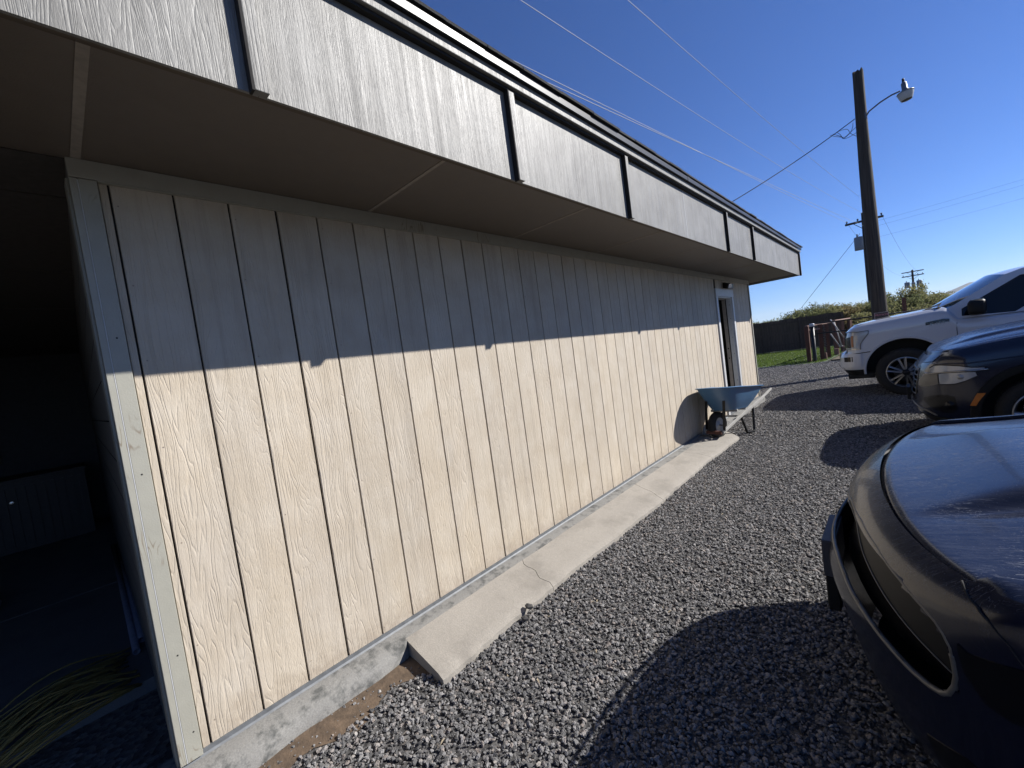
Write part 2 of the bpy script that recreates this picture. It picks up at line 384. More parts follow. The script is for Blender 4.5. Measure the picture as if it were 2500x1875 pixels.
# crushed stone: one mass of stones, scattered and rotated by a node tree
def slab_x(y):      # outer edge of the concrete apron
    return .46+.012*sin(y*2.3)+.006*sin(y*7.1+1)+.010*mnoise.noise(Vector((y*11, 2, 0)))
def stone_field(name, poly, dens, smin, smax, seed, zoff, label):
    g = MB(); g.poly(poly, [], lambda a, b: (a, b, G+zoff)); me = g.mesh(name, False)
    if me.polygons[0].normal.z < 0:
        bm = bmesh.new(); bm.from_mesh(me); bmesh.ops.reverse_faces(bm, faces=bm.faces); bm.to_mesh(me); bm.free()
    o = link(name, me, M_stone)
    ng = bpy.data.node_groups.new(name+'_scatter', 'GeometryNodeTree')
    ng.interface.new_socket('Geometry', in_out='INPUT', socket_type='NodeSocketGeometry'); ng.interface.new_socket('Geometry', in_out='OUTPUT', socket_type='NodeSocketGeometry')
    N = ng.nodes.new; L = ng.links.new
    gi = N('NodeGroupInput'); go = N('NodeGroupOutput')
    dp = N('GeometryNodeDistributePointsOnFaces'); dp.distribute_method = 'RANDOM'; dp.inputs['Density'].default_value = dens; dp.inputs['Seed'].default_value = seed
    L(gi.outputs[0], dp.inputs['Mesh'])
    g2i = N('GeometryNodeGeometryToInstance')
    for k in range(7):
        ic = N('GeometryNodeMeshIcoSphere'); ic.inputs['Radius'].default_value = .5; ic.inputs['Subdivisions'].default_value = 1 if k % 3 else 2
        sp = N('GeometryNodeSetPosition'); rv = N('FunctionNodeRandomValue'); rv.data_type = 'FLOAT_VECTOR'
        a = .16 if k % 3 else .10
        rv.inputs[0].default_value = (-a, -a, -a); rv.inputs[1].default_value = (a, a, a); rv.inputs['Seed'].default_value = k*13+seed
        L(ic.outputs['Mesh'], sp.inputs['Geometry']); L(rv.outputs[0], sp.inputs['Offset'])
        tr = N('GeometryNodeTransform'); tr.inputs['Scale'].default_value = (1.0, .62+.1*(k % 4), .42+.09*(k % 3))
        L(sp.outputs[0], tr.inputs['Geometry'])
        sm = N('GeometryNodeSetMaterial'); sm.inputs['Material'].default_value = M_stone; L(tr.outputs[0], sm.inputs['Geometry'])
        L(sm.outputs[0], g2i.inputs[0])
    ip = N('GeometryNodeInstanceOnPoints'); L(dp.outputs['Points'], ip.inputs['Points']); L(g2i.outputs[0], ip.inputs['Instance'])
    ip.inputs['Pick Instance'].default_value = True
    r1 = N('FunctionNodeRandomValue'); r1.data_type = 'FLOAT_VECTOR'; r1.inputs[0].default_value = (-.7, -.7, 0); r1.inputs[1].default_value = (.7, .7, 6.28); r1.inputs['Seed'].default_value = 3+seed
    r2_ = N('FunctionNodeRandomValue'); r2_.data_type = 'FLOAT'; r2_.inputs[2].default_value = 0; r2_.inputs[3].default_value = 1; r2_.inputs['Seed'].default_value = 5+seed
    pw = N('ShaderNodeMath'); pw.operation = 'POWER'; L(r2_.outputs[1], pw.inputs[0]); pw.inputs[1].default_value = 2.2
    ma = N('ShaderNodeMath'); ma.operation = 'MULTIPLY_ADD'; L(pw.outputs[0], ma.inputs[0]); ma.inputs[1].default_value = smax-smin; ma.inputs[2].default_value = smin
    L(r1.outputs[0], ip.inputs['Rotation']); L(ma.outputs[0], ip.inputs['Scale'])
    # uneven heights
    tp = N('GeometryNodeTranslateInstances'); r3 = N('FunctionNodeRandomValue'); r3.data_type = 'FLOAT_VECTOR'; r3.inputs[0].default_value = (0, 0, -.006); r3.inputs[1].default_value = (0, 0, .009); r3.inputs['Seed'].default_value = 9
    L(ip.outputs[0], tp.inputs[0]); L(r3.outputs[0], tp.inputs['Translation'])
    jn = N('GeometryNodeJoinGeometry'); L(tp.outputs[0], jn.inputs[0]); L(jn.outputs[0], go.inputs[0])
    md = o.modifiers.new('stones', 'NODES'); md.node_group = ng
    return tag(o, label, 'gravel', kind='stuff')
ys = [.95+i*.12 for i in range(46)]
edge = [(slab_x(y)-.04, y) for y in ys]
stone_field('gravel', [(.16, -1.2), (3.2, -1.2), (3.4, 4.0), (3.6, 6.4)]+[(slab_x(6.45)-.04, 6.4)]+edge[::-1]+[(.30, .82), (.30, .35), (.22, -.3)], 6000, .009, .028, 1, .0, 'dark grey crushed stone of the yard close to the concrete strip')
stone_field('gravel', [(-1.2, 9.8), (.02, 9.75), (.02, 6.45), (6.4, 6.4), (7.5, 12.6), (-1.8, 12.6)], 2300, .016, .036, 2, .0, 'dark grey crushed stone of the yard around the white pickup')
stone_field('gravel', [(-3.6, 12.6), (8.5, 12.6), (8.5, 19.2), (.7, 18.9), (-.1, 18.0), (-3.6, 17.75)], 900, .022, .045, 3, .0, 'dark grey crushed stone of the far yard by the lawn')
stone_field('gravel', [(.0, -.3), (.24, -.3), (.34, .35), (.38, .84), (.18, .86), (.13, .3), (.13, -.3)], 1300, .006, .022, 4, .0, 'loose small stones over the brown dirt beside the foundation')
d = MB(); P = []
for i in range(24):
    y = -.5+i*.062; P.append([(.06, y, G-.004), (.20, y, G+.004+.003*sin(i)), (.30+.05*sin(i*.9), y, G-.004)])
tag(d.grid(P).build('dirt', M_dirt, smooth=True), kind='structure')
# pale chips and a few bigger stones lying loose on the apron edge
def rock(r, sd, sub=1):
    bm = bmesh.new(); bmesh.ops.create_icosphere(bm, subdivisions=sub, radius=r); rg = random.Random(sd)
    for v in bm.verts: v.co = Vector((v.co.x*1.25, v.co.y*.8, v.co.z*.55))*(1+rg.uniform(-.2, .2))
    me = bpy.data.meshes.new('stone'); bm.to_mesh(me); bm.free(); return me
M_chip = simple('pale_stone', (.42, .38, .33), .8); M_rock = simple('dark_stone', (.09, .085, .08), .85)
for i, (x, y, z, r, m, lab) in enumerate([(.475, 1.52, -.072, .028, M_rock, 'dark stone lying on the outer edge of the concrete strip near its front corner'),
        (.50, 1.45, -.10, .024, M_rock, 'dark stone in the gravel just beside the front part of the concrete strip'),
        (.06, .80, -.04, .016, M_chip, 'pale pebble on the end of the rough foundation by the strip corner')]):
    tag(link('stone', rock(r, i), m, loc=(x, y, z)), lab, 'stone')

# concrete apron in cracked slabs
ap = struct('concrete_apron')
cracks = [[(.0, 1.93), (.1, 1.9), (.16, 1.85), (.25, 1.86), (.33, 1.80), (.42, 1.81), (.56, 1.74)],
          [(.0, 3.74), (.1, 3.72), (.2, 3.67), (.33, 3.63), (.4, 3.57), (.56, 3.5)],
          [(.0, 5.1), (.15, 5.08), (.3, 5.12), (.56, 5.05)]]
ends = [[(.0, .895), (.56, .845)]]+cracks+[[(.0, 6.42), (.3, 6.38), (.56, 6.12)]]
def xcut(line, x):
    for a, b in zip(line, line[1:]):
        if a[0] <= x <= b[0]: return a[1]+(b[1]-a[1])*(x-a[0])/(b[0]-a[0])
    return line[-1][1]
rg = random.Random(4)
for k in range(len(ends)-1):
    n = 40; P = []
    g0 = .0 if k == 0 else .0022; g1 = .0022
    for i in range(n+1):
        row = []
        for j in range(10):
            q = j/9
            yy0 = None
            x = .105+(slab_x(ends[k][0][1]+(ends[k+1][0][1]-ends[k][0][1])*i/n)-.105)*q
            a = xcut(ends[k], x)+g0; b = xcut(ends[k+1], x)-g1
            y = a+(b-a)*i/n; z = -.034-.050*q+.003*mnoise.noise(Vector((x*6, y*3, 0)))
            if j == 9: z -= .010; x += .006*mnoise.noise(Vector((y*14, 0, 3)))
            row.append((x, y, z))
        row.append((row[-1][0]+.004, row[-1][1], -.16)); row.insert(0, (row[0][0]-.001, row[0][1], -.16))
        P.append(row)
    m = MB(); m.grid(P)
    m.grid([[(p[0], p[1], p[2]) for p in P[0]], [(p[0], p[1], -.17) for p in P[0]]]); m.grid([[p for p in P[-1]], [(p[0], p[1], -.17) for p in P[-1]]])
    me = m.mesh('slab', True); autosmooth(me, 40); link('slab', me, M_conc, ap)
# ================================================================ BUILDING
B = thing('workshop_building', 'long tan wood-panelled workshop with a deep grey eave, filling the left of the picture', 'building')
Y0, Y1, ZT = -.105, 9.68, 2.40
GR = .2032
core = MB(); core.box(-.16, -.012, -.08, 7.50, -.03, 2.6); core.box(-.16, -.012, 8.36, Y1-.01, -.03, 2.6); core.box(-.16, -.012, 7.50, 8.36, 2.055, 2.6)
core.build('wall', M_darkgap, B)
# far side, back and inner walls of the rest of the building
rest = MB(); rest.box(-7.0, -.17, Y1-.16, Y1-.012, -.12, 2.6); rest.box(-7.12, -7.0, 0.25, Y1-.012, -.12, 3.2)
rest.build('wall', M_siding, B)
rm = MB(); rm.box(-1.6, -1.5, 5.0, 9.5, -.1, 2.44); rm.box(-1.6, -.17, 4.9, 5.0, -.1, 2.44); rm.box(-1.6, -.17, 5, 9.5, 2.44, 2.46); rm.box(-1.6, -.17, 5, 9.5, -.12, -.1); rm.box(-1.6, -.165, 9.49, 9.5, -.1, 2.44); rm.build('partition', M_under, B)
# planks of the siding, one object each, sharing meshes
def plank_mesh(w, h, z0):
    m = MB(); e = .001
    prof = [(0+e, -.012), (0+e, -.002), (e+.0018, 0), (w-e-.0018, 0), (w-e, -.002), (w-e, -.012)]
    P = [[(x, y, z0+zz) for y, x in prof] for zz in (0, h*.25, h*.5, h*.75, h)]
    m.grid(P); m.add([(x, y, z0) for y, x in prof], [tuple(range(6))]); me = m.mesh('plank', True); me.materials.append(M_siding); return me
gap = .0056
full = plank_mesh(GR-gap, 2.41, 0.0); upper = plank_mesh(GR-gap, 2.41-2.10, 2.10)
fulls = plank_mesh(GR-gap-.003, 2.41, 0.0)
NP = int((Y1-.06)/GR)
for k in range(NP+1):
    y = k*GR+gap/2; y2 = y+GR-gap
    me = full
    if k % 6 == 3: me = fulls; y += .003
    if y > 7.43 and y2 < 8.50: me = upper
    elif y < 7.43 < y2: me = plank_mesh(7.425-y, 2.41, 0)
    elif y < 8.50 < y2 and y > 8.3: me = plank_mesh(GR-gap, 2.41-2.10, 2.10)
    if y2 > Y1-.05: me = plank_mesh(Y1-.05-y, 2.41, 0)
    link('plank', me, None, B, loc=(0, y, 0))
# strip under the upper planks next to the door and between trim and first groove
link('plank', plank_mesh(8.535-8.445-.004, 2.095, 0), None, B, loc=(0, 8.445, 0))
link('plank', plank_mesh(.027, 2.41, 0), None, B, loc=(0, -.0295, 0))
# corner boards: front face board, thin side board with a caulk bead between
def cboard(name, x0, x1, y0, y1, z0, z1, m=M_corner, w=.002):
    o = MB().box(x0, x1, y0, y1, z0, z1).build(name, m, B); return bevel(o, w, 2)
cboard('corner_board', -.012, .019, -.084, -.032, -.012, 2.325)
cboard('corner_board', -.012, .0175, -.108, -.0865, -.012, 2.325)
cboard('caulk_bead', .0, .0185, -.0866, -.0838, -.012, 2.32, M_white, .0008)
cboard('corner_board', -.012, .019, Y1-.048, Y1, -.012, 2.325)
cboard('frieze_board', -.012, .021, -.108, Y1, 2.327, 2.398)
cboard('caulk_bead', .0, .021, -.03, Y1-.05, 2.3215, 2.3262, M_pink if False else M_trim, .0008)
for yy, zz in ((-.058, 1.72), (-.055, .43), (-.06, 1.18), (-.05, .1)):
    MB().lathe([(0, .0012), (.003, .001), (.0034, 0)], 10, Matrix.Translation((.019, yy, zz)) @ Matrix.Rotation(pi/2, 4, 'Y')).build('nail_head', M_darkgap, B)
nh = MB(); rg = random.Random(2)
for k in range(0, 47, 2):
    for z in (.06, .45, .85, 1.28, 1.62, 1.95, 2.25):
        y = k*GR+.02+rg.uniform(-.006, .006)
        if 7.4 < y < 8.5: continue
        nh.lathe([(0, .0012), (.0028, .001), (.0034, 0)], 6, Matrix.Translation((.0002, y, z+rg.uniform(-.03, .03))) @ Matrix.Rotation(pi/2, 4, 'Y'))
tag(nh.build('nail_heads', simple('painted_nail', (.40, .33, .26), .5), B), kind='stuff')
# flashing and foundation
MB().box(-.02, .006, -.108, 7.49, -.022, -.001).box(-.02, .0075, 8.40, Y1, -.022, -.001).build('flashing', M_flash, B)
MB().add([(.006, -.108, -.018), (.016, -.108, -.030), (.016, 7.49, -.030), (.006, 7.49, -.018)], [(0, 1, 2, 3)]).build('flashing', M_flash, B)
P = []
ny = 190
for i in range(ny+1):
    y = -.35+(Y1+.35)*i/ny; n1 = mnoise.noise(Vector((y*5, 0, 0))); wide = .145 if y < .88 else .108
    row = [(-.10, y, -.024)]
    if y < .86:
        row += [(.02, y, -.026), (.08+.008*n1, y, -.032+.004*n1), (.12+.01*n1, y, -.050+.006*n1), (wide+.012*n1, y, -.075+.006*n1), (wide+.022*n1, y, -.16)]
    else:
        row += [(.02, y, -.026), (.05, y, -.029), (.08, y, -.031+.002*n1), (wide-.006, y, -.035), (wide-.002, y, -.16)]
    P.append(row)
fm = MB(); fm.grid(P); fm.grid([P[0], [(p[0], p[1], -.17) for p in P[0]]]); me = fm.mesh('foundation', True); autosmooth(me, 50); link('foundation', me, M_found, B)
# door opening (door swung inwards, ajar)
DZ0, DZ1, DA, DB = -.03, 2.05, 7.50, 8.36
def dbox(nm, a, m, par, w=.003): o = MB().box(*a).build(nm, m, par); bevel(o, w, 2); return o
door = dbox('door', (-1.0, -.96, 7.515, 7.55, .0, 2.03), M_white, B)   # replaced below by a hinged leaf
bpy.data.objects.remove(door)
door = MB().box(-.92, -.075, 7.53, 7.572, .0, 2.03).build('door', M_white, B)
MB().lathe([(.001, .06), (.024, .055), (.03, .04), (.014, .02), (.014, 0)], 16, Matrix.Translation((-.86, 7.572, .95)) @ Matrix.Rotation(-pi/2, 4, 'X')).build('handle', M_chrome, door, True)
fr = dbox('door_frame', (-.155, -.0, DA+.0, DA+.032, -.02, DZ1), M_white, B)
dbox('door_frame', (-.08, -.0, DB-.032, DB, -.02, DZ1), M_white, B)
dbox('door_frame', (-.155, -.095, DB-.034, DB, -.02, DZ1), simple('aged_inner_jamb', (.42, .36, .30), .6), B)
dbox('weather_strip', (-.095, -.0805, DB-.036, DB-.01, -.02, DZ1), M_darkgap, B, .001)
dbox('door_frame', (-.155, -.0, DA+.032, DB-.032, DZ1-.035, DZ1), M_white, B)
dbox('door_casing', (-.0, .024, DA-.078, DA+.012, -.012, 2.0345), M_white, B)
dbox('door_casing', (-.0, .024, DB-.012, DB+.078, -.012, 2.0345), M_white, B)
dbox('door_casing', (-.0, .028, DA-.082, DB+.082, 2.0355, 2.165), M_white, B)
dbox('threshold', (-.16, .01, DA+.0325, DB-.0325, -.024, -.004), M_flash, B)
for z in (.92, 1.10): MB().lathe([(0, .001), (.013, .001), (.014, -.001)], 14, Matrix.Translation((-.125, DB-.0345, z)) @ Matrix.Rotation(pi/2, 4, 'X')).build('strike_hole', M_darkgap, B)
for z in (.5, 1.0, 1.3, 1.45, 1.65, 1.9): MB().lathe([(0, .001), (.006, .001), (.007, -.001)], 8, Matrix.Translation((-.03, DB-.0325, z)) @ Matrix.Rotation(pi/2, 4, 'X')).build('screw', M_darkgap, B)
# eave: soffit sheets, sub-fascia, fascia sheets, battens, top board, drip edge
XF = .82; YE = 10.36; YL = -3.4
js = [YL, -2.52, -1.30, -.08, 1.12, 2.385, 3.63, 4.85, 6.08, 7.32, 8.55, 9.72, YE-.03]
for a, b in zip(js, js[1:]):
    x0 = .0 if a > -.2 else -.0
    m = MB().box(.002, XF-.05, a+.003, b-.003, 2.399, 2.412); m.build('soffit_panel', M_soffit, B)
for j in js[1:-1]:
    w = .010 if j > 0 else .014
    MB().box(.023 if j > Y0 else .0, XF-.06, j-w, j+w, 2.3965, 2.3985).build('joint_strip', simple('old_caulk', (.38, .33, .27), .7) if j == js[1] else bpy.data.materials['old_caulk'], B)
MB().box(XF-.050, XF-.014, YL, YE-.02, 2.366, 2.86).build('sub_fascia', m_wood('subfascia_wood', (.10, .075, .05), (.2, .155, .11), (30, 2, 30)), B)
MB().box(XF-.064, XF-.0505, YL, YE-.03, 2.380, 2.398).build('sub_fascia', bpy.data.materials['subfascia_wood'], B)
fj = [YL, -2.18, -.94, .302, 1.535, 2.80, 3.99, 5.30, 6.52, 7.71, 9.03, YE]
def fascia_mesh(L):
    m = MB(); m.grid([[(0, 0+.001, z), (0, L/2, z), (0, L-.001, z)] for z in (2.352, 2.5, 2.65, 2.81)])
    m.grid([[(-.011, .001, 2.352), (-.011, L-.001, 2.352)], [(0, .001, 2.352), (0, L-.001, 2.352)]])
    me = m.mesh('fascia_panel', True); me.materials.append(M_fascia); return me
for a, b in zip(fj, fj[1:]): link('fascia_panel', fascia_mesh(b-a), None, B, loc=(XF, a, 0))
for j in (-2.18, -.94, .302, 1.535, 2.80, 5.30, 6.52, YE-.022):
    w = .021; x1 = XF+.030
    MB().box(XF+.0004, XF+.031, j-w-.008, j-w-.0005, 2.345, 2.80).build('shade_strip', M_darkgap, B)  # black strip paints in the batten's shaded side and its shadow
    o = MB().box(XF+.0005, x1, j-w, j+w, 2.3475, 2.80).build('batten', M_fascia, B, loc=(0, 0, 0)); bevel(o, .0025, 2)
for j in (3.99, 7.71, 9.03): MB().box(XF-.002, XF+.0012, j-.0035, j+.0035, 2.353, 2.81).build('seam', M_white, B)
bevel(MB().box(XF-.03, XF+.044, YL, YE, 2.815, 2.862).build('top_board', M_trim if False else M_fascia, B), .003, 2)
MB().box(XF+.0004, XF+.026, YL, YE-.03, 2.8005, 2.8145).build('shade_strip', M_darkgap, B)  # black strip paints in the shadow below the top board
dm = MB()
dm.grid([[(XF-.02, y, 2.915), (XF+.058, y, 2.908), (XF+.062, y, 2.902), (XF+.060, y, 2.866), (XF+.066, y, 2.862), (XF+.046, y, 2.8635)] for y in (YL, 2.3, 4.02, YE+.01)])
dm.build('drip_edge', M_metal_black, B)
bevel(MB().box(XF+.0605, XF+.0645, 3.985, 4.02, 2.862, 2.906).build('drip_joint', M_metal_black, B), .001)
# gable end at the far side of the roof
gm = MB(); gm.box(-6.5, XF-.015, YE-.012, YE+.006, 2.354, 2.86); gm.build('gable_fascia', M_fascia, B)
MB().box(-6.5, .0, Y1-.0, YE-.03, 2.399, 2.412).build('soffit_panel', M_soffit, B)
# roof in shingle courses
sh = MB(); slope = .22
sh.add([(XF+.05, YL, 2.918), (XF+.05, YE+.02, 2.918), (-7.2, YE+.02, 2.918+slope*8.07), (-7.2, YL, 2.918+slope*8.07)], [(0, 1, 2, 3)])
sh.add([(-7.2, YL, 2.918+slope*8.07), (-7.2, YE, 2.918+slope*8.07), (-15, YE, 1.0), (-15, YL, 1.0)], [(0, 1, 2, 3)])
roof = sh.build('roof', simple('shingle', (.035, .034, .034), .9, 0, .4, 60, .004), B)
rg = random.Random(9); y = YL
row = MB()
sm = [MB().box(-.16, 0, .0, w, 0, .012).mesh('shingle', True) for w in (.26, .31, .35)]
for mm in sm: mm.materials.append(bpy.data.materials['shingle'])
while y < YE:
    k = rg.randrange(3); w = (.26, .31, .35)[k]
    o = link('shingle', sm[k], None, roof, loc=(XF+.072+rg.uniform(-.004, .006), y, 2.912+rg.uniform(-.002, .004))); o.rotation_euler = (rg.uniform(-.012, .012), .20, 0)
    y += w-.004
# flood light over the door
fl = thing('flood_light', 'small silver and black twin flood light over the white door frame', 'lamp', (.0, 8.02, 2.235))
MB().box(.024 if False else .001, .03, -.07, .07, -.045, .05).build('back_plate', M_plastic, fl)
for s in (-1, 1):
    M = Matrix.Translation((.03, s*.062, .0)) @ Matrix.Rotation(s*.35, 4, 'Z') @ Matrix.Rotation(.35, 4, 'Y')
    o = MB().box(.02, .10, -.05, .05, -.045, .045, 0, M).build('lamp_head', M_chrome if s > 0 else M_plastic, fl); bevel(o, .008, 2)
    MB().box(.1005, .104, -.04, .04, -.035, .035, 0, M).build('lens', M_lensclear, o)
# ================================================================ PORCH recess left of the corner
RP = struct('porch_recess')
dark = simple('porch_shade_paint', (.05, .05, .052), .8); darkb = simple('porch_siding', (.07, .078, .09), .8)  # wall colours darkened to paint in the deep shade inside the porch
XB = -6.6
def ryl(x): return -.108+.030*(-x)
rw = MB()
for i in range(14):
    z = -.12+i*.19
    rw.add([(-.012, ryl(-.01), z+.004), (XB, ryl(XB), z+.004), (XB, ryl(XB)-.0, z+.188), (-.012, ryl(-.01), z+.188)], [(0, 1, 2, 3)])
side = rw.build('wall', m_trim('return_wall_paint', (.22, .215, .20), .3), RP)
MB().box(-.10, -.012, -.116, -.1085, -.05, 2.33).build('corner_board', M_trim, RP)
for i in range(13):
    z = -.1+i*.2
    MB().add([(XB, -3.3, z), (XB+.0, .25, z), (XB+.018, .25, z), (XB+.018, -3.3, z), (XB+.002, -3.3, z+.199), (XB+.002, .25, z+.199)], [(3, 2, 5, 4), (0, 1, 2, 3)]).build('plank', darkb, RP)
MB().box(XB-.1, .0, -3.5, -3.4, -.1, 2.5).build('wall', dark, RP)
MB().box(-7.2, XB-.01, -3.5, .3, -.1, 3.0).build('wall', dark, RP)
for a, b in ((-.005, -.40), (-.41, -1.72), (-1.73, -3.02), (-3.03, -4.3), (-4.31, -5.5), (-5.51, XB)):
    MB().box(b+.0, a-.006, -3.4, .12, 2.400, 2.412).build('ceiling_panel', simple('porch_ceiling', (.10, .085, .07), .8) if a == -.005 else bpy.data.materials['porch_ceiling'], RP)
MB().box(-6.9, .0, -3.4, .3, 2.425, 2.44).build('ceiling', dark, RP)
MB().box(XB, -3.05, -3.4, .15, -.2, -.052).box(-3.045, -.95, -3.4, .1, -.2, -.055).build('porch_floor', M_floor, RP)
# things on the porch
w = thing('window', 'small white framed window on the dark back wall of the porch', 'window', (XB+.02, -.98, 1.45))
MB().box(0, .05, -.42, .16, -.45, .5).build('frame', simple('dim_frame', (.03, .03, .032), .6), w); MB().box(.05, .055, -.36, .10, -.38, .42).build('pane', M_glass, w)
MB().box(.055, .065, -.40, .115, -.30, -.02).build('blind', M_white, w)
hb = thing('storage_bin', 'dark ribbed metal bin against the back wall of the porch', 'bin', (-6.1, -.55, -.052))
o = MB().box(-.35, .35, -.62, .45, 0, .84).build('body', simple('bin_metal', (.035, .036, .04), .5, .4), hb)
for i in range(13): MB().box(.3502, .37, -.60+i*.082, -.565+i*.082, .05, .78).build('rib', bpy.data.materials['bin_metal'], hb)
bevel(MB().box(-.37, .39, -.64, .47, .842, .88).build('lid', bpy.data.materials['bin_metal'], hb), .006)
MB().lathe([(0, .02), (.02, .018), (.024, 0)], 12, Matrix.Translation((.37, -.2, .6)) @ Matrix.Rotation(pi/2, 4, 'Y')).build('latch', M_chrome, hb)
M_pvc = simple('grey_pvc', (.25, .26, .33), .5)
for (a, b, lab) in (((-4.45, -.02, -.03), (-1.33, -.115, -.035), 'grey plastic pipe on the porch floor, the longer of two'), ((-4.30, .02, -.03), (-1.48, -.075, -.035), 'grey plastic pipe on the porch floor, next to the wall')):
    m = MB(); v = (Vector(b)-Vector(a)).normalized(); Mx = Matrix.Translation(a) @ v.to_track_quat('Z', 'Y').to_matrix().to_4x4(); Ln = (Vector(b)-Vector(a)).length
    m.lathe([(.019, 0), (.019, Ln), (.015, Ln), (.015, 0)], 20, Mx, closed=True); tag(m.build('pipe', M_pvc, smooth=True), lab, 'pipe')
tag(MB().tube([(-3.9, -.86, -.03), (-3.6, -.80, -.03), (-3.3, -.80, -.035)], .02, 10).build('pipe', M_pvc, smooth=True), 'short pale pipe at the left edge of the porch floor', 'pipe')
co = MB(); rg = random.Random(3)
for i in range(46):
    x0 = rg.uniform(-1.25, -.62); lift = rg.uniform(0, .06); pts = []
    ya = rg.uniform(-.75, -.62); yb = rg.uniform(-.22, -.13); b1 = rg.uniform(-.08, .08); b2 = rg.uniform(-.06, .06)
    for k in range(9):
        q = k/8; pts.append((x0-.22*q+b1*sin(q*pi)+b2*sin(q*2*pi), ya+(yb-ya)*q, -.045+lift*sin(q*pi)+.02*(i % 4)*sin(q*pi)))
    co.tube(pts, .0045, 5)
tag(co.build('cord_pile', simple('tan_cord', (.36, .26, .07), .8), smooth=True), 'loose pile of long tan cords on the dark porch edge at the lower left', 'cords')
# ================================================================ VEHICLES (shape tables: x rearwards from the nose, y across, z above ground)
class Shape:
    def __init__(s, key): s.c = CARS[key]
    def p(s, t, v): return Vector(surf(s.c, t, v))
    def n(s, t, v):
        e = .004; v0 = min(max(v, e), 1-e)
        a = s.p(t+e, v0)-s.p(t-e, v0); b = s.p(t, v0+e)-s.p(t, v0-e); n = a.cross(b)
        n.normalize(); ref = s.p(t, v0)-Vector((1.5, 0, .4))
        return n if n.dot(ref) > 0 else -n
    def tx(s, x, side=-1, v=.5):      # contour parameter of a point x along one side
        lo, hi = .0, .9
        for _ in range(30):
            m = (lo+hi)/2
            if s.p(m, v).x < x: lo = m
            else: hi = m
        return side*lo
    def vz(s, t, z):
        v = .5
        for _ in range(6):
            zt = interp(s.c['top'], s.p(t, v).x); v = (z-s.c['zb'])/(zt-s.c['zb'])
        return v
def band(sh, name, st, mat, par, off=.003, depth=.015, rows=4, sub=3, smooth=True):
    # st: (t, v_low, v_high) stations; a skin following the body surface, with thickness inwards
    pts = []
    for a, b in zip(st, st[1:]):
        for i in range(sub):
            q = i/sub; pts.append(tuple(a[k]+(b[k]-a[k])*q for k in range(3)))
    pts.append(st[-1])
    out = []; inn = []
    for t, a, b in pts:
        ro = []; ri = []
        for j in range(rows+1):
            v = a+(b-a)*j/rows; n = sh.n(t, v); p = sh.p(t, v); ro.append(p+n*off); ri.append(p+n*(off-depth))
        out.append(ro); inn.append(ri)
    m = MB(); m.grid(out)
    loop_o = [r[0] for r in out]+out[-1][1:]+[r[-1] for r in out[-2::-1]]+out[0][-2:0:-1]
    loop_i = [r[0] for r in inn]+inn[-1][1:]+[r[-1] for r in inn[-2::-1]]+inn[0][-2:0:-1]
    m.grid([loop_o, loop_i], wrap=True)
    me = m.mesh(name, True); autosmooth(me, 40)
    return link(name, me, mat, par)
def sweep(sh, name, st, mat, par, w=.012, h=.012, off=.0, n=8, sub=4):
    # tube lying on the body along (t, v) stations
    pts = []
    for a, b in zip(st, st[1:]):
        for i in range(sub): q = i/sub; pts.append((a[0]+(b[0]-a[0])*q, a[1]+(b[1]-a[1])*q))
    pts.append(st[-1])
    return MB().tube([sh.p(t, v)+sh.n(t, v)*off for t, v in pts], w, n).build(name, mat, par, True)
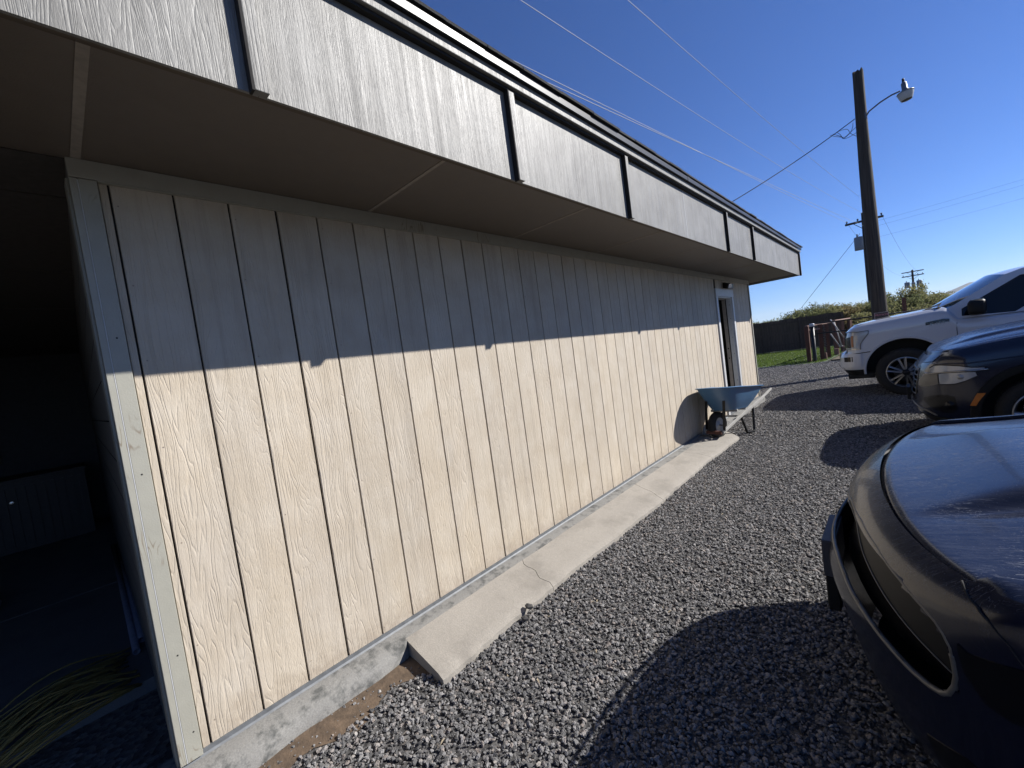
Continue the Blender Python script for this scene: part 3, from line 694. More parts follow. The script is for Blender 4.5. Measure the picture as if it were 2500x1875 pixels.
def car_shell(root, sh, paint, arches, cut, dark_v=.12, hood_x=1.15, hood_half=.82, crease=None, crown=.05, hrise=.02):
    c = sh.c
    ts = []
    n0 = 44
    for i in range(n0): ts.append(.5*i/n0)
    nn = 150
    for i in range(nn): ts.append(.5+.4*i/nn)
    for i in range(13): ts.append(.9+.1*i/12)
    T = [-t for t in ts[::-1]][:-1]+ts
    NV = 30; V = [i/NV for i in range(NV+1)]
    P = {}; keep = {}
    def inside(p):
        for (xw, zw, R) in arches:
            if (p.x-xw)**2+(p.z-zw)**2 < R*R: return (xw, zw, R)
    mb = MB(); vi = {}
    for i, t in enumerate(T):
        for j, v in enumerate(V):
            p = sh.p(t, v); a = inside(p) if abs(t) > .3 else None
            P[i, j] = (p, a, p.copy())
    def vert(i, j):
        if (i, j) not in vi:
            p, a, _ = P[i, j]; q = p.copy()
            if a:
                dx, dz = p.x-a[0], p.z-a[1]; L = max(sqrt(dx*dx+dz*dz), 1e-5); q.x = a[0]+dx/L*a[2]; q.z = a[1]+dz/L*a[2]
                if q.z < c['zb']: q.z = c['zb']
            vi[i, j] = len(mb.v); mb.v.append(tuple(q))
        return vi[i, j]
    for i in range(len(T)-1):
        for j in range(NV):
            q = ((i, j), (i+1, j), (i+1, j+1), (i, j+1))
            if all(P[k][1] for k in q): continue
            tc = (T[i]+T[i+1])/2; vc = (V[j]+V[j+1])/2
            if cut and cut(tc, vc): continue
            mb.f.append(tuple(vert(*k) for k in q)); mb.m.append(1 if vc < dark_v else 0)
    # floor of the body
    bot = [sh.p(t, 0) for t in T]; half = len(T)//2
    # fender tops between the outer contour and the hood edge, and rear deck
    xs = [i/60*(hood_x) for i in range(1, 61)]
    def yedge(x):                         # contour half width at the top level
        lo, hi = 0, .6
        for _ in range(24):
            m = (lo+hi)/2
            if sh.p(m, 1).x < x: lo = m
            else: hi = m
        return abs(sh.p(lo, 1).y)
    xnose = sh.p(0, 1).x
    for s in (-1, 1):
        rows = []
        xa = sh.p(sh.tx(1.2, 1, 1), 1).x
        x0 = None
        st = []
        for k in range(120):
            x = xnose+.002+(4.0-xnose)*(k/119)**1.5; ye = yedge(x)
            if ye > hood_half+.006: st.append((x, ye))
        for x, ye in st:
            zt = interp(c['top'], x); row = []
            for q in (0, .25, .5, .75, 1): y = hood_half+.0035+(ye-hood_half-.0035)*(1-q); row.append((x, s*y, zt+.02*(1-(1-q)**2)*min(1, (ye-hood_half)/.05)-0))
            row.append((x, s*(hood_half+.0035), zt-.04)); rows.append(row)
        mb.grid(rows)
    # engine bay / deck cover below the hood
    me = mb.mesh('body', True); me.materials.append(paint); me.materials.append(M_plastic); autosmooth(me, 50)
    body = link('body', me, None, root)
    um = MB(); rows = []
    for t in [i/40*.98 for i in range(41)]:
        pa, pb = sh.p(-t, .02), sh.p(t, .02)
        k = 1-.0; rows.append([(pa.x+.03, pa.y*.62, c['zb']+.004), (pb.x+.03, pb.y*.62, c['zb']+.004)])
    um.grid(rows)
    rows = []
    for t in [i/60*.97 for i in range(61)]:
        pa, pb = sh.p(-t, .93), sh.p(t, .93)
        rows.append([(pa.x+.05, pa.y*.93, pa.z), (pb.x+.05, pb.y*.93, pb.z)])
    um.grid(rows); um.build('underbody', M_under, root)
    # hood
    H = MB(); rows = []; NY = 56 if not crease else 170; NX = 70
    cs = [ -1+2*i/NY for i in range(NY+1)]
    ylist = [hood_half*(1-(1-abs(q))**1.5)*(1 if q >= 0 else -1) for q in cs]
    if crease:
        ylist = [hood_half*(.35*q+.65*(1-(1-abs(q))**1.5)*(1 if q >= 0 else -1)) for q in cs]
    def xfront(y):
        lo, hi = 0, .499
        for _ in range(24):
            m = (lo+hi)/2
            if abs(sh.p(m, 1).y) < abs(y): lo = m
            else: hi = m
        return sh.p(lo, 1).x+.005
    for y in ylist:
        xf = xfront(y); row = []
        zf = interp(c['top'], xf)
        row.append((xf+.004, y, zf-.05)); 
        for k in range(NX+1):
            q = (k/NX)**1.6; xe = hood_x-.10*(abs(y)/hood_half)**2*-1; x = xf+(xe-xf)*q; b = x-xf; a = hood_half-abs(y)
            z = interp(c['top'], x)+hrise*min(1, b/.02)
            z += crown*(1-math.exp(-a/.22))*(1-math.exp(-b/.35))
            z += -.012*math.exp(-b/.012)-.012*math.exp(-a/.012)*(1-math.exp(-b/.05))
            if crease:
                yc, hgt, xs0, fl = crease; ycx = yc+fl*(x-xs0); e = min(1, max(0, (x-xs0)/.35)); e = e*e*(3-2*e)
                z += hgt*e*(1/(1+math.exp(-(ycx-abs(y))/.011))) - hgt*e*.35*math.exp(-((abs(y)-ycx-.02)/.05)**2)
            row.append((x, y, z))
        rows.append(row)
    H.grid(rows)
    H.grid([[r_[0] for r_ in [rows[0]]]+[], [r_[0] for r_ in [rows[0]]]]) if False else None
    for rr in (rows[0], rows[-1]):
        H.grid([rr, [(p[0], p[1], p[2]-.05) for p in rr]])
    me = H.mesh('hood', True); autosmooth(me, 55)
    hood = link('hood', me, paint, root)
    # wheel arches and wells
    for (xw, zw, R) in arches:
        for s in (-1, 1):
            w = interp(c['W'], .5)
            rows = []; a0 = math.asin(min(1, max(-1, (c['zb']-zw)/R)))
            A = [a0+(pi-2*a0)*k/36 for k in range(37)]
            for a in A: rows.append([(xw+R*cos(a), s*(w-.02), zw+R*sin(a)), (xw+R*cos(a), s*(w-.34), zw+R*sin(a))])
            well = MB().grid(rows); rim_ = [(xw+R*cos(a), s*(w-.34), zw+R*sin(a)) for a in A]
            well.add(rim_, [tuple(range(len(rim_)))])
            well.build('wheel_well', M_under, root)
    return body, hood
def arch_trim(root, sh, arches, width, mat, out=.008, taper=True, sides=(-1, 1)):
    c = sh.c
    for (xw, zw, R) in arches:
        for s in sides:
            rows = []; a0 = math.asin(min(1, max(-1, (c['zb']+.0-zw)/(R+width*.5))))
            N = 44
            for k in range(N+1):
                a = a0+(pi-2*a0)*k/N; row = []
                for rr, oo in ((R-.004, -.05), (R-.004, out*.6), (R+.006, out), (R+width-.006, out), (R+width, out*.4), (R+width, -.012)):
                    x = xw+rr*cos(a); z = max(zw+rr*sin(a), c['zb']); t = sh.tx(x, s, .4); v = min(1, max(0, sh.vz(t, z)))
                    t = sh.tx(x, s, v); y = abs(sh.p(t, v).y)
                    row.append((x, s*(y+oo), z))
                rows.append(row)
            me = MB().grid(rows).mesh('wheel_arch', True); autosmooth(me, 40); link('wheel_arch', me, mat, root)
def make_wheel(R, wid, rimR, spokes, dbl, mat_s, mat_d, cap='oval', outR=None):
    # axis along local -Y (outer face at y = 0), centre at the origin
    M = Matrix.Rotation(pi/2, 4, 'X')
    prof = [(rimR-.004, -.012), (rimR+.012, .004), (rimR+.05, .010), (R-.045, .008), (R-.018, -.006), (R-.004, -.03), (R, -.06), (R, -wid+.06), (R-.01, -wid+.02), (rimR+.02, -wid), (rimR-.004, -wid+.01)]
    ty = MB().lathe(prof, 56, M)
    for k in range(56):          # tread blocks
        a = 2*pi*k/56
        for zz in (-.045, -wid+.065): 
            Q = Matrix.Rotation(a, 4, 'Y') @ Matrix.Translation((R-.004, -zz*-1*-1, 0)) if False else None
    tyre = ty.mesh('wheel', True); autosmooth(tyre, 40); tyre.materials.append(M_tyre)
    tb = MB()
    for k in range(48):
        a = 2*pi*k/48
        tb.box(R-.010, R+.004, -.0+.030, .085, -.014, .014, 0, Matrix.Rotation(a, 4, 'Y') )
    tread = tb.mesh('tread', True); tread.materials.append(M_tyre)
    rl = MB().lathe([(rimR-.03, -.05), (rimR-.018, -.004), (rimR-.006, .006), (rimR+.004, .004), (rimR+.006, -.006)], 56, M); rl.lathe([(rimR-.03, -.05), (rimR-.035, -wid+.03), (.05, -wid+.05)], 40, M, 1)
    rim = rl.mesh('rim', True); autosmooth(rim, 40); rim.materials.append(mat_s); rim.materials.append(M_under)
    def spoke(off0, off1, w0, w1, m):
        mb = MB()
        pts = [(.05, off0*.35, -.030, w0), (.35*rimR, off0, -.022, w0), (.7*rimR, (off0+off1)/2, -.012, (w0+w1)/2), (rimR-.012, off1, -.010, w1)]
        rows = []
        for x, o, z, w in pts: rows.append([(x, -(z-.03), o-w/2*1.1), (x, -z, o-w/2), (x, -(z+.004), o), (x, -z, o+w/2), (x, -(z-.03), o+w/2*1.1)])
        mb.grid([[Vector((p[0], -p[1], p[2])) for p in r_] for r_ in rows]); me = mb.mesh('spoke', True)
        for v in me.vertices: v.co.y = v.co.y*-1*-1
        autosmooth(me, 30); me.materials.append(m); return me
    sps = []
    for k in range(spokes):
        a = 2*pi*k/spokes
        if dbl: sps += [(spoke(.018, .045, .024, .030, mat_s), a), (spoke(-.018, -.045, .024, .030, mat_s), a)]
        else: sps += [(spoke(0, 0, .05, .04, mat_s), a)]
    base = {}
    cap_m = MB().lathe([(0, -.008), (.038, -.009), (.05, -.016), (.062, -.03), (.085, -.045)], 28, M); cp = cap_m.mesh('hub_cap', True); autosmooth(cp, 50); cp.materials.append(mat_d)
    nut = MB()
    for k in range(6):
        a = 2*pi*(k+.5)/6; nut.lathe([(0, -.012), (.009, -.013), (.011, -.035)], 8, Matrix.Translation((.072*cos(a), 0, .072*sin(a))) @ M)
    nt = nut.mesh('lug_nuts', True); nt.materials.append(M_chrome)
    lg = MB().lathe([(0, .001), (.6, .001), (.62, -.004)], 28, Matrix.Translation((0, .008, 0)) @ M @ Matrix.Diagonal((.055, .03, 1, 1))) ; lgm = lg.mesh('emblem', True); lgm.materials.append(M_navy)
    lr = MB().lathe([(.92, -.002), (1.0, .0028), (1.1, -.002)], 28, Matrix.Translation((0, .0085, 0)) @ M @ Matrix.Diagonal((.034, .019, 1, 1))); lrm = lr.mesh('emblem_ring', True); lrm.materials.append(M_chrome)
    disc = MB().lathe([(.0, -.09), (.16, -.09), (.165, -.11)], 32, M).mesh('brake_disc', True); disc.materials.append(M_darkalloy)
    def place(root, x, y, z, side, rot=.2):
        o = link('wheel', tyre, None, root, loc=(x, y, z)); o.rotation_euler = (0, rot, 0)
        if side > 0: o.rotation_euler = (0, -rot, pi)
        link('tread', tread, None, o); link('rim', rim, None, o)
        for me, a in sps: q = link('spoke', me, None, o); q.rotation_euler = (0, -a, 0)
        link('hub_cap', cp, None, o); link('lug_nuts', nt, None, o); link('brake_disc', disc, None, o)
        if cap: link('emblem', lgm, None, o).rotation_euler = (0, -rot, 0); q = link('emblem_ring', lrm, None, o); q.rotation_euler = (0, -rot, 0)
        return o
    return place
def cabin(root, prof, ys, zbelt, tumble, belt, windows, paint, glass, wglass, bulge=.10, ws_seg=1, wsx=None):
    # prof: (x, z) from the windshield base over the roof to the tail; belt: polygon bottom points rear->front
    def yy(z): return ys-tumble*(z-zbelt)-.35*max(0, z-1.5*0-999)
    N = 16; rows = []
    for (x, z, b, cr) in prof:
        row = []
        for k in range(N+1):
            q = -1+2*k/N; row.append((x-b*(1-q*q), q*yy(z), z+cr*(1-abs(q)**2.4)))
        rows.append(row)
    ws = MB().grid(rows[:2]); ws_me = ws.mesh('windshield', True); autosmooth(ws_me, 60); link('windshield', ws_me, wglass, root)
    rf = MB().grid(rows[1:]); rm_ = rf.mesh('roof', True); autosmooth(rm_, 50); link('roof', rm_, paint, root)
    outer = [(x, z) for x, z, b, cr in prof]+belt
    for s in (-1, 1):
        fn = lambda a, b_: (a, s*yy(b_), b_)
        m = MB(); m.poly(outer, windows, fn)
        for L in windows:
            m.grid([[fn(a, b_) for a, b_ in L], [(a, s*(yy(b_)-.03), b_) for a, b_ in L]], wrap=True)
        m.build('side_frame', paint, root)
        for L in windows:
            MB().poly(L, [], lambda a, b_: (a, s*(yy(b_)-.018), b_)).build('side_window', glass, root)
# ---------------------------------------------------------------- white pickup
TR = thing('pickup_truck', 'white full size pickup truck parked nose towards the tan building, farthest of the three vehicles', 'truck', (1.36, 10.75, G), group='vehicles parked nose in to the building')
T = Shape('truck')
AX = [(.92, .475, .535), (4.55, .475, .535)]
hlT = [(-.26, .55, .90), (-.36, .55, .89), (-.45, .54, .875), (-.490, .527, .865), (-.4975, .525, .863), (-.4995, .62, .861), (-.503, .70, .860), (-.5085, .80, .8585)]
car_shell(TR, T, M_wpaint, AX, lambda t, v: (abs(t) < .24 and .46 < v < .90), .10, 1.36, .86, None, .03)
arch_trim(TR, T, AX, .030, M_wpaint, .012)
band(T, 'grille', [(-.25, .46, .90), (0, .46, .90), (.25, .46, .90)], M_gloss, TR, -.06, .02, 4, 10)
for v in (.54, .64, .74, .84): sweep(T, 'grille_bar', [(-.25, v), (0, v), (.25, v)], M_chrome, TR, .012, off=-.03)
sweep(T, 'grille_frame', [(-.25, .46), (-.25, .90), (0, .905), (.25, .90), (.25, .46), (0, .455), (-.25, .46)], M_chrome, TR, .018, off=-.004)
for s in (-1, 1):
    f_ = lambda L: [(s*-t, a, b) for t, a, b in L] if s > 0 else L
    hl = band(T, 'headlight', f_(hlT), M_lens, TR, .006, .03)
    band(T, 'headlight_frame', f_([(-.25, .535, .555), (-.45, .522, .545), (-.4985, .508, .53)]), M_chrome, TR, .010, .02, 2)
    sweep(T, 'headlight_trim', [(s*-t if s > 0 else t, v) for t, v in ((-.27, .905), (-.4, .895), (-.5087, .866), (-.5085, .80), (-.503, .70), (-.4995, .62), (-.4975, .52))], M_satin, TR, .006, off=.008)
    band(T, 'lamp_housing', f_([(-.12, .575, .79), (-.25, .575, .79), (-.375, .57, .80)]), M_gloss, TR, .014, .06)
    band(T, 'turn_lamp', f_([(-.395, .585, .82), (-.43, .575, .81)]), M_amberd, TR, .012, .02)
    for a, b in ((.60, .69), (.71, .80)): band(T, 'lamp_cell', f_([(-.44, a, b), (-.485, a, b)]), M_lensclear, TR, .011, .02)
    band(T, 'bumper', f_([(.0, .16, .425), (-.2, .16, .425), (-.4, .165, .428), (-.485, .17, .432), (-.498, .17, .435)]), M_wpaint, TR, .028, .05, 8, 4)
    band(T, 'fog_lamp_recess', f_([(-.31, .285, .385), (-.435, .28, .38)]), M_gloss, TR, .0295, .02)
    sweep(T, 'bumper_seam', [(s*-t if s > 0 else t, v) for t, v in ((0, .437), (-.25, .437), (-.45, .437), (-.509, .443))], M_darkgap, TR, .007, off=.004)
    # door panel with shut lines, handle, crease highlights
    t0 = T.tx(1.57, -1); t1 = T.tx(2.72, -1); sg = 1 if s < 0 else -1
    door = band(T, 'door', [(sg*t0, .10, .985), (sg*(t0+t1)/2, .10, .985), (sg*t1, .10, .985)], M_wpaint, TR, .0035, .01, 16, 12)
    for tt in (t0, t1): sweep(T, 'shut_line', [(sg*tt, .09), (sg*tt, .5), (sg*tt, .99)], M_darkgap, TR, .0045, off=.001)
    MB().box(2.45, 2.66, s*1.005-.015, s*1.005+.03, 1.06, 1.09).build('handle', M_wpaint, door)
    # fender badge
    t2, t3 = T.tx(1.21, -1), T.tx(1.49, -1)
    bd = band(T, 'badge', [(sg*t2, .775, .825), (sg*t3, .80, .85)], M_navy, TR, .008, .012, 2, 4)
    tm = textmesh('F-150', .058, .002, Matrix.Translation((1.35, s*1.013, 1.2)) @ Matrix.Rotation(-.13 if s < 0 else .13, 4, 'Y') @ Matrix.Rotation(pi/2*1, 4, 'X') @ (Matrix.Identity(4) if s < 0 else Matrix.Rotation(pi, 4, 'Y')) @ Matrix.Diagonal((1.35, 1, 1, 1)))
    link('lettering', tm, M_chrome, bd)
    # mirror
    mp = MB(); rows = []
    for k, (x, sc) in enumerate(((1.70, .72), (1.72, .95), (1.78, 1.0), (1.86, .98), (1.885, .8))):
        rows.append([(x+.02*cos(a), s*1.13+.125*sc*cos(a)*abs(cos(a))**-.4, 1.385+.125*sc*sin(a)*abs(sin(a)+1e-9)**-.4) for a in [2*pi*i/24+.01 for i in range(24)]])
    mp.grid(rows, wrap=True); mp.add(rows[0], [tuple(range(24))]); mp.add(rows[-1], [tuple(range(24))])
    mi = mp.build('mirror', M_plastic, TR, True)
    MB().beam((1.74, s*.97, 1.29), (1.79, s*1.06, 1.32), .07, .05).build('mirror_arm', M_plastic, mi)
    MB().beam((1.73, s*1.07, 1.505), (1.86, s*1.07, 1.512), .14, .008).beam((1.73, s*1.17, 1.505), (1.86, s*1.17, 1.512), .05, .008).build('mirror_cap', M_chrome, mi)
    MB().box(1.75, 4.9, s*.97-.09, s*.97+.0, .36, .42).build('running_board', M_plastic, TR)
place = make_wheel(.412, .27, .262, 6, True, M_alloy, M_darkalloy)
for xw in (.92, 4.55):
    for s in (-1, 1): place(TR, xw, s*.975, .412, s, .35)
cabin(TR, [(1.46, 1.40, .16, .06), (2.14, 1.835, .13, .045), (2.32, 1.89, .06, .035), (2.7, 1.925, 0, .03), (3.7, 1.91, 0, .03), (4.02, 1.86, -.02, .02), (4.22, 1.30, -.02, 0)], .955, 1.232, .31,
      [(4.22, 1.25), (1.60, 1.232), (1.52, 1.32)], [[(1.635, 1.268), (1.64, 1.385), (2.29, 1.79), (2.62, 1.835), (2.66, 1.32), (2.30, 1.31), (2.20, 1.245)],
                       [(2.74, 1.32), (2.71, 1.835), (3.5, 1.835), (3.74, 1.33)]], M_wpaint, M_glass, M_wglass)
MB().beam((1.20, -.72, 1.43), (1.48, -.30, 1.53), .018, .018).beam((1.2, -.72, 1.43), (1.40, -.84, 1.45), .05, .02).build('wiper', M_plastic, TR)
MB().box(1.18, 1.46, -.84, .84, 1.30, 1.405).build('cowl', M_plastic, TR)
MB().box(4.24, 5.8, -.86, .86, .9, 1.27).build('bed_cover', M_plastic, TR)
MB().box(.12, .5, -.85, .85, .33, .44).build('air_dam', M_plastic, TR)
# ---------------------------------------------------------------- dark blue SUV in the middle
MD = thing('parked_suv', 'dark blue SUV with orange side reflector, between white pickup and nearest dark car', 'car', (2.31, 7.02, G), group='vehicles parked nose in to the building')
K = Shape('mid')
AK = [(.93, .345, .45), (3.8, .345, .45)]
car_shell(MD, K, M_navy2, AK, lambda t, v: (abs(t) < .135 and .46 < v < .84), .10, 1.2, .80, (.50, .02, .25, .05), .055)
arch_trim(MD, K, AK, .07, M_plastic, .012)
band(K, 'grille', [(-.15, .44, .86), (0, .44, .86), (.15, .44, .86)], M_gloss, MD, -.045, .02, 4, 8)
for v in (.52, .60, .68, .76): sweep(K, 'grille_bar', [(-.14, v), (0, v), (.14, v)], M_gloss, MD, .010, off=-.02)
sweep(K, 'grille_frame', [(-.143, .705), (-.135, .86), (0, .87), (.135, .86), (.143, .705), (.11, .45), (0, .44), (-.11, .45), (-.143, .705)], M_satin, MD, .006, off=.002)
MB().box(-.05, -.02, -.16, .16, .40, .55).build('plate', M_plastic, MD)
for s in (-1, 1):
    sg = 1 if s < 0 else -1; q = lambda L: [(sg*t, a, b) for t, a, b in L]; q2 = lambda L: [(sg*t, v) for t, v in L]
    band(K, 'headlight', q([(-.258, .782, .845), (-.283, .775, .866), (-.34, .765, .848), (-.43, .745, .80), (-.504, .722, .735)]), M_lens, MD, .004, .03)
    sweep(K, 'headlight_gap', q2([(-.250, .85), (-.283, .872), (-.34, .855), (-.43, .808), (-.506, .742)]), M_darkgap, MD, .004, off=.004)
    sweep(K, 'headlight_gap', q2([(-.312, .595), (-.36, .58), (-.394, .578), (-.44, .602), (-.492, .648)]), M_darkgap, MD, .004, off=.004)
    sweep(K, 'headlight_strip', q2([(-.222, .782), (-.2555, .770), (-.35, .752), (-.45, .732), (-.506, .713)]), M_chrome, MD, .009, off=.010)
    band(K, 'lamp_unit', q([(-.318, .60, .742), (-.36, .588, .735), (-.394, .586, .728), (-.44, .61, .716), (-.488, .652, .70)]), M_lens, MD, .004, .03)
    p = K.p(sg*-.425, .665); MB().lathe([(0, .02), (.020, .016), (.03, 0)], 16, Matrix.Translation(p) @ K.n(sg*-.425, .665).to_track_quat('Z', 'Y').to_matrix().to_4x4()).build('lamp_projector', M_lensclear, MD, True)
    band(K, 'lamp_blade', q([(-.165, .61, .70), (-.215, .578, .765), (-.26, .588, .758), (-.312, .60, .742)]), M_satin, MD, .007, .02)
    band(K, 'air_intake', q([(-.19, .345, .40), (-.25, .225, .435), (-.297, .18, .445), (-.345, .185, .435), (-.373, .245, .405)]), M_gloss, MD, .003, .02)
    p = K.p(sg*-.345, .30); MB().lathe([(0, .03), (.030, .026), (.042, .005), (.046, 0)], 18, Matrix.Translation(p) @ K.n(sg*-.345, .30).to_track_quat('Z', 'Y').to_matrix().to_4x4()).build('fog_lamp', M_gloss, MD, True)
    band(K, 'side_reflector', q([(-.430, .292, .300), (-.450, .288, .385), (-.464, .345, .4405), (-.49, .43, .4365)]), M_amber, MD, .016, .02)
    sweep(K, 'chin_trim', q2([(-.06, .29), (-.14, .225), (-.207, .183), (-.25, .13)]), M_satin, MD, .010, off=.006)
    sweep(K, 'shut_line', q2([(-.146, .935), (-.265, .925), (-.29, .96), (-.33, .985)]), M_darkgap, MD, .003, off=.001)
    sweep(K, 'belt_crease', q2([(-.26, .905), (-.30, .885), (-.40, .85), (-.468, .822), (-.54, .80), (-.60, .79)]), M_navy2, MD, .008, off=-.002)
    for xx in (1.55, 2.65): t_ = K.tx(xx, -1); sweep(K, 'shut_line', [(sg*t_, .1), (sg*t_, .99)], M_darkgap, MD, .004, off=.001)
    MB().box(1.62, 1.80, s*1.06-.12, s*1.06+.1, 1.15, 1.29).build('mirror', M_navy2, MD)
place2 = make_wheel(.345, .24, .235, 5, True, M_alloy, M_darkalloy, None)
for xw in (.93, 3.8):
    for s in (-1, 1): place2(MD, xw, s*.94, .345, s, .5)
SUVP = [(1.28, 1.07, .16, .03), (1.98, 1.60, .10, .04), (2.3, 1.66, 0, .04), (3.8, 1.65, 0, .04), (4.3, 1.60, 0, .03), (4.75, 1.10, 0, 0)]
SUVW = [[(1.72, 1.12), (1.75, 1.20), (2.2, 1.52), (2.7, 1.56), (2.72, 1.12)], [(2.82, 1.12), (2.8, 1.56), (3.6, 1.56), (3.75, 1.13)], [(3.85, 1.14), (3.75, 1.55), (4.2, 1.5), (4.4, 1.16)]]
cabin(MD, SUVP, .90, 1.07, .30, [(1.30, 1.07)], SUVW, M_navy2, M_glass, M_glass)
# ---------------------------------------------------------------- nearest dark car: dusty navy hood at the lower right
NR = thing('parked_suv', 'nearest dark navy SUV with dusty hood and front plate, filling the lower right corner', 'car', (1.95, 2.03, G), group='vehicles parked nose in to the building')
N_ = Shape('near')
AN = [(1.02, .38, .47), (3.9, .38, .47)]
up = [(0, .853), (-.07, .898), (-.1485, .9185), (-.223, .914), (-.289, .888), (-.332, .854), (-.350, .830), (-.360, .803), (-.367, .765)]
lo = [(0, .64), (-.05, .655), (-.12, .667), (-.16, .652), (-.19, .630), (-.229, .606), (-.274, .568), (-.303, .538), (-.322, .530), (-.337, .538), (-.349, .565), (-.358, .608), (-.364, .66), (-.367, .72)]
inn = [(0, .80), (-.07, .86), (-.13, .868), (-.157, .832), (-.222, .783), (-.258, .745), (-.313, .684), (-.356, .628)]
def lin(tab, t):
    t = -abs(t)
    for a, b in zip(tab, tab[1:]):
        if b[0] <= t <= a[0]: return a[1]+(b[1]-a[1])*(t-a[0])/(b[0]-a[0])
    return tab[-1][1]
def cutN(t, v): return abs(t) < .364 and lin(lo, t)+.004 < v < lin(up, t)-.004
car_shell(NR, N_, M_navy, AN, cutN, .0, 1.3, .90, (.54, .042, .24, -.35), .06, .004)
arch_trim(NR, N_, AN, .05, M_plastic, .01)
TT = [-.372+.744*i/72 for i in range(73)]
band(N_, 'grille', [(t, lin(lo, t)-.05, lin(up, t)+.03) for t in TT], M_gloss, NR, -.065, .02, 5, 1)
TT2 = [-.360+.720*i/72 for i in range(73)]
band(N_, 'grille_blade', [(t, lin(inn, t), lin(up, t)-.006) for t in TT2], M_plastic, NR, -.022, .04, 3, 1)
sweep(N_, 'grille_strip', [(t, lin(inn, t)) for t in [-.355+.71*i/24 for i in range(25)]], M_satin, NR, .002, off=-.020)
sweep(N_, 'grille_lip', [(-.367, .74)]+lo[:0:-1]+[(-a, b) for a, b in lo]+[(.367, .74)], M_satin, NR, .0075, off=-.004)
sweep(N_, 'grille_lip', [(-.367, .74)]+up[::-1]+[(-a, b) for a, b in up[1:]]+[(.367, .74)], M_satin, NR, .0055, off=-.004)
pl = MB().box(-.015, .03, -.155, .155, .29, .439).build('plate_bracket', M_plastic, NR); bevel(pl, .006)
bevel(MB().box(-.019, .03, -.155, .155, .44, .60).build('plate', simple('plate_back', (.07, .07, .085), .5), NR), .003)
for s in (-1, 1):
    sg = 1 if s < 0 else -1; q = lambda L: [(sg*t, a, b) for t, a, b in L]; q2 = lambda L: [(sg*t, v) for t, v in L]
    band(N_, 'headlight', q([(-.378, .70, .800), (-.389, .62, .785), (-.41, .60, .793), (-.445, .62, .808), (-.49, .70, .82)]), M_gloss, NR, .003, .02)
    sweep(N_, 'shut_line', q2([(-.352, .99), (-.3819, .9658), (-.40, .955), (-.4194, .931)]), M_darkgap, NR, .0025, off=.0015)
    sweep(N_, 'shut_line', q2([(-.4194, .931), (-.44, .88), (-.45, .82)]), M_darkgap, NR, .0015, off=.001)
    band(N_, 'fog_lamp_pocket', q([(-.28, .12, .24), (-.33, .12, .30), (-.36, .16, .28)]), M_gloss, NR, .002, .02)
    MB().box(1.72, 1.90, s*1.10-.12, s*1.10+.1, 1.08, 1.22).build('mirror', M_navy, NR)
    for xx in (1.72, 2.85): t_ = N_.tx(xx, -1); sweep(N_, 'shut_line', [(sg*t_, .1), (sg*t_, .99)], M_darkgap, NR, .004, off=.001)
place3 = make_wheel(.38, .24, .25, 5, True, M_alloy, M_darkalloy, None)
for xw in (1.02, 3.9):
    for s in (-1, 1): place3(NR, xw, s*.97, .38, s, .5)
cabin(NR, SUVP, .90, 1.07, .30, [(1.30, 1.07)], SUVW, M_navy, M_glass, M_glass)
# ================================================================ WHEELBARROW
WB = thing('wheelbarrow', 'blue tray wheelbarrow with white wooden handles standing by the wall near the door', 'wheelbarrow', (0, 0, 0))
M_blue = m_paint('blue_tray_enamel', (.10, .24, .44), .4, 0, .15, (.3, .35, .38), coat=.3)
M_blk = simple('black_steel', (.015, .015, .015), .45, .3)
rim0 = [(.10, 5.85, .68), (.14, 5.72, .695), (.22, 5.63, .705), (.33, 5.60, .71), (.46, 5.62, .705), (.57, 5.70, .695), (.63, 5.86, .68), (.68, 6.2, .635), (.735, 6.56, .59), (.72, 6.66, .575), (.64, 6.70, .57), (.40, 6.72, .57), (.18, 6.72, .57), (.10, 6.68, .575), (.07, 6.6, .59), (.07, 6.2, .635)]
bot0 = [(.20, 6.06, .345), (.22, 6.01, .343), (.26, 5.985, .342), (.33, 5.98, .342), (.41, 5.985, .342), (.47, 6.01, .343), (.50, 6.06, .343), (.53, 6.2, .332), (.565, 6.40, .318), (.56, 6.44, .315), (.52, 6.46, .312), (.38, 6.47, .312), (.24, 6.47, .314), (.20, 6.45, .315), (.18, 6.40, .32), (.18, 6.2, .332)]
def dense(L, k=4):
    n = len(L); out = []
    for i in range(n):
        p0, p1, p2, p3 = (Vector(L[(i+j-1) % n]) for j in range(4))
        for s in range(k):
            t = s/k; out.append(.5*((2*p1)+(p2-p0)*t+(2*p0-5*p1+4*p2-p3)*t*t+(3*p1-p0-3*p2+p3)*t**3))
    return out
R0, B0 = dense(rim0), dense(bot0); cen = sum(B0, Vector())/len(B0)
rows = []
rc = sum(R0, Vector())/len(R0)
def outw(p, c, d): v = (p-c); v.z = 0; v.normalize(); return p+v*d
rows.append([outw(p, rc, .026)+Vector((0, 0, -.012)) for p in R0]); rows.append([outw(p, rc, .028)+Vector((0, 0, .000)) for p in R0]); rows.append([outw(p, rc, .012)+Vector((0, 0, .006)) for p in R0]); rows.append(R0)
for q in (.12, .3, .5, .7, .85, .94): rows.append([a.lerp(b, q)+Vector((0, 0, -.02*sin(pi*q)))+((a-rc)*Vector((1, 1, 0)).length*0) for a, b in zip(R0, B0)])
rows.append([b+Vector((0, 0, -.006)) for b in B0]); rows.append([b.lerp(cen, .3)+Vector((0, 0, -.012)) for b in B0])
tm_ = MB(); tm_.grid(rows, wrap=True); tm_.add([tuple(p) for p in rows[-1]], [tuple(range(len(B0)))])
me = tm_.mesh('tray', True); autosmooth(me, 50); tr_ = link('tray', me, M_blue, WB); sm_ = tr_.modifiers.new('t', 'SOLIDIFY'); sm_.thickness = .003
